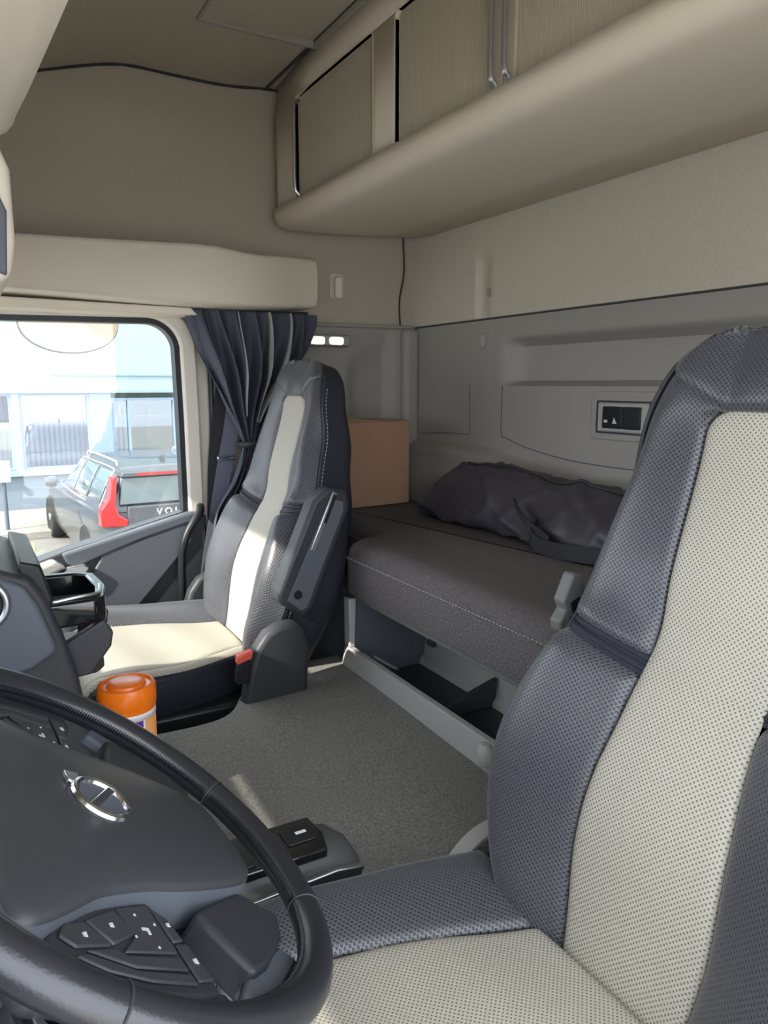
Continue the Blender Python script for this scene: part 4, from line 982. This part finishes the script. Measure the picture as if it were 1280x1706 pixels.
wp = thing('wipes_canister', 'orange lidded wipes canister with purple label on the carpeted tunnel', 'canister', (0.214, 1.30, 0.452))
c0 = (0.214, 1.30, 0.026)
MB().lathe([(0.0, 0.418), (0.044, 0.418), (0.047, 0.424), (0.047, 0.605), (0.049, 0.612), (0.049, 0.617), (0.0, 0.617)], c0, 48).build('canister_body', M_orange, wp)
MB().lathe([(0.0, 0.617), (0.049, 0.617), (0.0505, 0.621), (0.0505, 0.647), (0.048, 0.654), (0.043, 0.655), (0.041, 0.651), (0.034, 0.651), (0.032, 0.656), (0.022, 0.659), (0.0, 0.659)], c0, 48).build('lid', M_orange, wp)
def lab(nm, m, a0, a1, z0, z1, r, n=24, curve=None):
    rows = [[(c0[0] + r * cos(rad(a)), c0[1] + r * sin(rad(a)), z0 + c0[2]) for a in [a0 + (a1 - a0) * k / n for k in range(n + 1)]],
            [(c0[0] + r * cos(rad(a)), c0[1] + r * sin(rad(a)), z1 + c0[2]) for a in [a0 + (a1 - a0) * k / n for k in range(n + 1)]]]
    return MB().grid(rows).build(nm, m, wp, solid=0.0004)
lab('label_band', M_white, 0, 360, 0.598, 0.614, 0.0484, 60)
lab('label_patch', M_peach, 0, 360, 0.45, 0.598, 0.0474, 60)
lab('label_edge', M_white, 291, 296, 0.48, 0.60, 0.0480)
lab('purple_panel', M_purple, 214, 291, 0.548, 0.600, 0.0481)
lab('orange_panel', M_orange, 214, 291, 0.47, 0.546, 0.0480)
def onlab(x, y, h, ac=255, zc=0.573): a = rad(ac) + x / 0.048; r = 0.0486 + h; return (c0[0] + r * cos(a), c0[1] + r * sin(a), zc + y + c0[2])
mb = MB().tube([onlab(0.0055 * cos(t) * (1 - 0.3 * sin(t)), 0.0075 * sin(t), 0, 264, 0.581) for t in [2 * pi * k / 20 for k in range(20)]], 0.0007, 5, closed=True)
mb.build('droplet_mark', M_white, wp)
mb = MB()
for k, (ln, zz) in enumerate(((0.020, 0.569), (0.026, 0.5635))):
    mb.grid([[onlab(-ln / 2 + ln * j / 8, y, 0.0003, 264, zz) for j in range(9)] for y in (-0.0012, 0.0012)])
mb.build('label_lines', M_white, wp)

# column-side control dial at the lower left
kn = thing('control_dial', 'round dark dial with bright ring below the steering wheel rim', 'dial', (0.1, 0.36, 0.6))
kc = Vector((0.019, 0.506, 0.761)); kn.location = kc; MW[kn] = Matrix.Translation(kc)
def dial(r0, r1, h0, h1, nm, m):
    rows = []
    for r_, h in ((r0, h0), (r0, h1), (r1, h1), (r1, h0)):
        rows.append([kc + E1 * (r_ * cos(2 * pi * k / 32)) + E2 * (r_ * sin(2 * pi * k / 32)) + Nn * h for k in range(32)])
    rows.append(rows[0]); return MB().grid(rows, closed=True).build(nm, m, kn, bev=0.001)
dial(0.026, 0.034, -0.01, 0.004, 'outer_ring', M_dark); dial(0.012, 0.020, -0.01, 0.006, 'inner_ring', M_steel); dial(0.0005, 0.012, -0.01, 0.003, 'face', M_black)
dial(0.020, 0.026, -0.012, -0.002, 'gap', M_slate)
kneepad = MB().prism([(-0.19, 0.70), (-0.04, 0.66), (-0.02, 0.60), (-0.06, 0.36), (-0.19, 0.36)], 0.10, 0.46).build('knee_panel', M_grey_l, None, bev=0.02, seg=3)
tag(kneepad, 'pale grey knee panel under the steering wheel at bottom left', 'panel')

# driver's door standing open, added out of view to shade the driver seat
dd = thing('driver_door', 'grey unseen driver door swung open to shade the driver seat', 'door', (-0.66, -0.06, 0.0))
MB().prism([(-1.15, 0.0), (-0.07, 0.0), (-0.07, 0.80), (-1.15, 0.68)], -0.72, -0.64, ax=0).build('door_shell', M_slate, dd, bev=0.02)
ring([(-1.15, 0.68), (-0.07, 0.80), (-0.07, 1.58), (-1.10, 1.58)], [(-1.07, 0.70), (-0.13, 0.81), (-0.13, 1.50), (-1.04, 1.50)], -0.70, -0.66, ax=0).build('window_frame', M_black, dd)

# ================================================================== OUTSIDE
GZ = -1.2
struct(box('ground', (-40, 40), (2.9, 60), (GZ - 0.1, GZ), M_ground))
struct(box('ground_near', (-40, 40), (-14, 2.9), (GZ - 0.1, GZ - 0.001), M_apron))  # unseen ground on the camera side, its pale colour acts as a reflector
struct(box('pavement', (-20, 30), (12.6, 15.0), (GZ, GZ + 0.12), M_kerb, bev=0.01))
ln_ = MB().prism([(0.42, 9.0), (0.56, 9.0), (0.83, 12.3), (0.69, 12.3)], GZ, GZ + 0.004, ax=2).build('parking_line', M_yellow)
tag(ln_, 'faded yellow parking line on the concrete beside the grey car', 'parking line')
bd_ = thing('office_building', 'pale blue single storey office with blinds behind the parked car', 'building', (2.0, 15.2, GZ))
FY = 15.0
wins = [(-1.2, 0.80, -0.36, 1.04, True), (0.93, 2.13, -0.36, 1.04, True), (2.52, 3.74, -0.40, 0.94, False), (4.1, 5.5, -0.40, 0.94, True)]
mb = MB()
mb.box((-14, 16), (FY, FY + 0.25), (1.04, 5.2)); mb.build('upper_cladding', M_facade, bd_, smooth=False)
mb = MB(); mb.box((-14, 16), (FY, FY + 0.25), (GZ, -0.36)); mb.build('lower_wall', M_facade2, bd_, smooth=False)
mb = MB(); mb.box((-14, -1.2), (FY, FY + 0.25), (-0.36, 1.04)); mb.box((2.13, 2.52), (FY, FY + 0.25), (-0.36, 1.04)); mb.box((3.74, 4.1), (FY, FY + .25), (-0.36, 1.04)); mb.box((5.5, 16), (FY, FY + .25), (-0.36, 1.04)); mb.box((0.80, 0.93), (FY - .02, FY + .25), (-0.36, 1.04))
mb.build('pier', M_frame, bd_, smooth=False)
box('sill', (-14, 16), (FY - 0.10, FY), (-0.46, -0.36), M_facade, bd_, bev=0.01)
box('eaves_line', (-14, 16), (FY - 0.05, FY), (1.04, 1.09), M_frame, bd_)
box('fascia_joint', (1.5, 16), (FY - 0.03, FY), (1.36, 1.39), M_frame, bd_)
for a, b, z0, z1, bl in wins:
    w_ = ring([(a, z0), (b, z0), (b, z1), (a, z1)], [(a + .05, z0 + .05), (b - .05, z0 + .05), (b - .05, z1 - .05), (a + .05, z1 - .05)], FY + 0.02, FY + 0.10).build('window', M_frame, bd_, smooth=False)
    box('pane', (a, b), (FY + 0.08, FY + 0.085), (z0, z1), M_wglass, w_)
    n_ = int((b - a) / 0.09); lim = b if bl else a + 0.35
    x = a + 0.06; mb = MB()
    while x < lim - 0.04:
        mb.prism([(x, FY + 0.16), (x + 0.055, FY + 0.20), (x + 0.058, FY + 0.197), (x + 0.003, FY + 0.157)], z0 + 0.04, z1 - 0.04, ax=2); x += 0.088
    mb.build('vertical_blind', M_blind, w_, smooth=False)
box('mullion', (2.82, 2.86), (FY + 0.0, FY + 0.1), (-0.40, 0.94), M_frame, bd_)
box('room', (-2, 6), (FY + 1.6, FY + 1.7), (GZ, 2.0), M_room, bd_)
box('desk_edge', (2.9, 3.7), (FY + 0.9, FY + 1.2), (0.50, 0.56), M_kerb, bd_)
# post with a small sign box
pst = thing('sign_post', 'thin grey post with a small white sign plate on the pavement at left', 'sign post', (0.50, 13.0, GZ + 0.12))
MB().tube([(0.50, 13.0, GZ + 0.12), (0.50, 13.0, -0.15)], 0.03, 10).build('post', M_slate, pst)
box('sign_plate', (0.36, 0.60), (12.95, 12.99), (-0.42 + 0.1, 0.02), M_white, pst, bev=0.01)
# mirror over the passenger door
km = thing('kerb_mirror', 'rounded kerb-view mirror hanging outside above the passenger window', 'mirror', (0.34, 2.80, 1.30))
ko = [(0.345 + 0.162 * cos(rad(t)), 1.415 + (0.112 if sin(rad(t)) < 0 else 0.05) * (abs(sin(rad(t))) ** 0.85) * (1 if sin(rad(t)) > 0 else -1)) for t in range(0, 360, 10)]
MB().prism(ko, 2.76, 2.80).build('shell', M_black, km, bev=0.01, seg=3)
ki = [(0.345 + (x - 0.345) * 0.975, 1.415 + (z - 1.415) * 0.97) for x, z in ko]
MB().prism(ki, 2.756, 2.7605).build('mirror_glass', M_mirror, km)
box('bracket', (0.30, 0.38), (2.46, 2.78), (1.46, 1.50), M_black, km, bev=0.01)

# parked estate car
ang = rad(2.5)
Mc = Matrix.Translation((2.20, 8.9, GZ)) @ Matrix.Rotation(ang, 4, 'Z')       # local: +Y forward, x to the right
car = thing('parked_car', 'dark grey estate car parked outside with red tail lamps', 'car', (0, 0, 0), M=Mc)
def half(sec): return [(-x, z) for x, z in sec] + [(x, z) for x, z in reversed(sec)]
# body sections: (y, [(halfwidth, z) ...]) from sill to shoulder
def body_sec(y):
    Wd = interp([(0.0, 0.80), (0.12, 0.89), (0.5, 0.925), (2.5, 0.93), (4.0, 0.90), (4.5, 0.80), (4.75, 0.60)], y)
    sh = interp([(0.0, 0.92), (0.3, 0.98), (2.0, 0.95), (3.3, 0.93), (4.3, 0.82), (4.75, 0.62)], y)
    bt = interp([(0.0, 0.42), (0.3, 0.30), (0.8, 0.24), (4.2, 0.22), (4.75, 0.34)], y)
    return [(y_ and 0 or (Wd * 0.93), bt) if False else (Wd * 0.93, bt), (Wd * 0.985, bt + 0.12), (Wd, (bt + sh) / 2), (Wd * 0.985, sh - 0.10), (Wd * 0.955, sh - 0.02), (Wd * 0.90, sh), (0.0, sh + 0.02)]
rows = []
y_ = 0
for k in range(41):
    y = 4.75 * (0.5 - 0.5 * cos(pi * k / 40)); s_ = body_sec(y)
    rows.append([(-a, y, b) for a, b in s_] + [(a, y, b) for a, b in reversed(s_[:-1])])
MB().grid(rows, closed=True, cap=True).build('car_body', M_car, car, local=True, angle=50)
def cab_sec(y):
    top = interp([(0.02, 0.98), (0.10, 1.18), (0.22, 1.40), (0.40, 1.445), (1.5, 1.465), (2.3, 1.43), (3.05, 1.10), (3.45, 0.94)], y)
    Wt = interp([(0.02, 0.76), (0.22, 0.60), (1.5, 0.62), (2.3, 0.60), (3.0, 0.66), (3.45, 0.78)], y)
    bw = interp([(0.02, 0.80), (0.5, 0.86), (3.0, 0.86), (3.45, 0.80)], y)
    return [(bw, 0.93), ((bw * 0.6 + Wt * 0.4), 0.93 + (top - 0.93) * 0.5), (Wt + 0.04, top - 0.05), (Wt - 0.02, top - 0.01), (Wt * 0.5, top), (0, top + 0.005)]
rows = []
for k in range(41):
    y = 0.02 + 3.43 * (0.5 - 0.5 * cos(pi * k / 40)); s_ = cab_sec(y)
    rows.append([(-a, y, b) for a, b in s_] + [(a, y, b) for a, b in reversed(s_[:-1])])
MB().grid(rows, closed=True, cap=True).build('roof_and_pillars', M_car, car, local=True, angle=50)
def glassq(nm, ya, yb, s, ta=0.12, tb=0.86, m=M_carglass, ins=0.006):
    rows = []
    for k in range(9):
        y = ya + (yb - ya) * k / 8; sc = cab_sec(y); r = []
        for t in (ta, 0.5, tb):
            if t <= 0.5: q = t / 0.5; a = sc[0][0] * (1 - q) + sc[1][0] * q; b = sc[0][1] * (1 - q) + sc[1][1] * q
            else: q = (t - 0.5) / 0.5; a = sc[1][0] * (1 - q) + sc[2][0] * q; b = sc[1][1] * (1 - q) + sc[2][1] * q
            r.append((s * (a + ins), y, b))
        rows.append(r)
    return MB().grid(rows).build(nm, m, car, local=True, solid=0.004)
for s in (-1, 1):
    glassq('side_window', 0.42, 1.05, s, 0.15, 0.92); glassq('side_window', 1.10, 1.88, s, 0.12, 0.94); glassq('side_window', 1.96, 2.78, s, 0.10, 0.90)
    tr = []
    for k in range(20):
        y = 0.34 + 2.6 * k / 19; sc = cab_sec(y); tr.append((s * (sc[0][0] + 0.004), y, 0.955))
    MB().tube(tr, 0.007, 6).build('chrome_trim', M_white, car, local=True)
    tr = []
    for k in range(20):
        y = 0.40 + 2.3 * k / 19; sc = cab_sec(y); tr.append((s * (sc[2][0] + 0.008), y, sc[2][1] + 0.0))
    MB().tube([(s * (cab_sec(0.34)[0][0] + .004), 0.34, 0.955)] + tr, 0.007, 6).build('chrome_trim', M_white, car, local=True)
    tr = [(s * 0.60, 0.45 + 1.7 * k / 10, 1.485 + 0.01 * sin(pi * k / 10)) for k in range(11)]
    MB().tube([(s * 0.60, 0.40, 1.44)] + tr + [(s * 0.60, 2.22, 1.44)], 0.010, 8).build('roof_rail', M_white, car, local=True)
    mr_ = MB().lathe([(0.0, -0.10), (0.06, -0.09), (0.085, -0.03), (0.08, 0.05), (0.0, 0.09)], (s * 1.02, 2.72, 1.02), 12, 'x').build('door_mirror', M_car, car, local=True)
    # tail lamp: tall limb and wide foot
    MB().prism([(s * 0.70, 1.36), (s * 0.76, 1.34), (s * 0.80, 1.10), (s * 0.90, 0.98), (s * 0.905, 0.78), (s * 0.62, 0.76), (s * 0.60, 0.84), (s * 0.70, 0.90), (s * 0.735, 1.02)], -0.03, 0.16).build('tail_lamp', M_tail, car, local=True, bev=0.012)
    for wy in (0.92, 3.80):
        MB().lathe([(0.0, -0.10), (0.20, -0.10), (0.31, -0.11), (0.335, -0.08), (0.335, 0.08), (0.31, 0.11), (0.20, 0.10), (0.0, 0.10)], (s * 0.84, wy, 0.335), 28, 'x').build('wheel', M_tyre, car, local=True)
        MB().lathe([(0.0, -0.02), (0.06, -0.02), (0.07, 0.0), (0.20, 0.0), (0.22, 0.02), (0.22, 0.03), (0.0, 0.03)], (s * 0.93, wy, 0.335), 10, 'x').build('wheel_rim', M_steel, car, local=True)
MB().prism([(-0.64, 1.335), (0.64, 1.335), (0.69, 1.02), (-0.69, 1.02)], -0.015, 0.10).build('rear_window', M_carglass, car, local=True, bev=0.01)
MB().prism([(-0.66, 1.405), (0.66, 1.405), (0.68, 1.345), (-0.68, 1.345)], -0.10, 0.25).build('roof_spoiler', M_car, car, local=True, bev=0.015)
MB().prism([(-0.50, 1.392), (0.50, 1.392), (0.50, 1.360), (-0.50, 1.360)], -0.108, -0.09).build('brake_lamp', M_tail, car, local=True)
MB().prism([(-0.84, 0.70), (0.84, 0.70), (0.86, 0.34), (-0.86, 0.34)], -0.08, 0.05).build('rear_bumper', M_car, car, local=True, bev=0.03)
MB().prism([(-0.60, 1.00), (0.60, 1.00), (0.62, 0.72), (-0.62, 0.72)], -0.03, 0.05).build('tailgate', M_car, car, local=True, bev=0.02)
text_mb('V O L V O', 0.11, lambda x, y, h: (x - 0.03, -0.034 - h, 0.905 + y), 0.004).build('badge_letters', M_white, car, local=True)
MB().prism([(-0.26, 0.83), (0.26, 0.83), (0.26, 0.73), (-0.26, 0.73)], -0.036, -0.028).build('number_plate', M_white, car, local=True)
MB().prism([(0.55, 1.44), (0.75, 1.44), (0.60, 1.53), (0.56, 1.53)], -0.02, 0.02, ax=0).build('aerial_fin', M_car, car, local=True, bev=0.008)
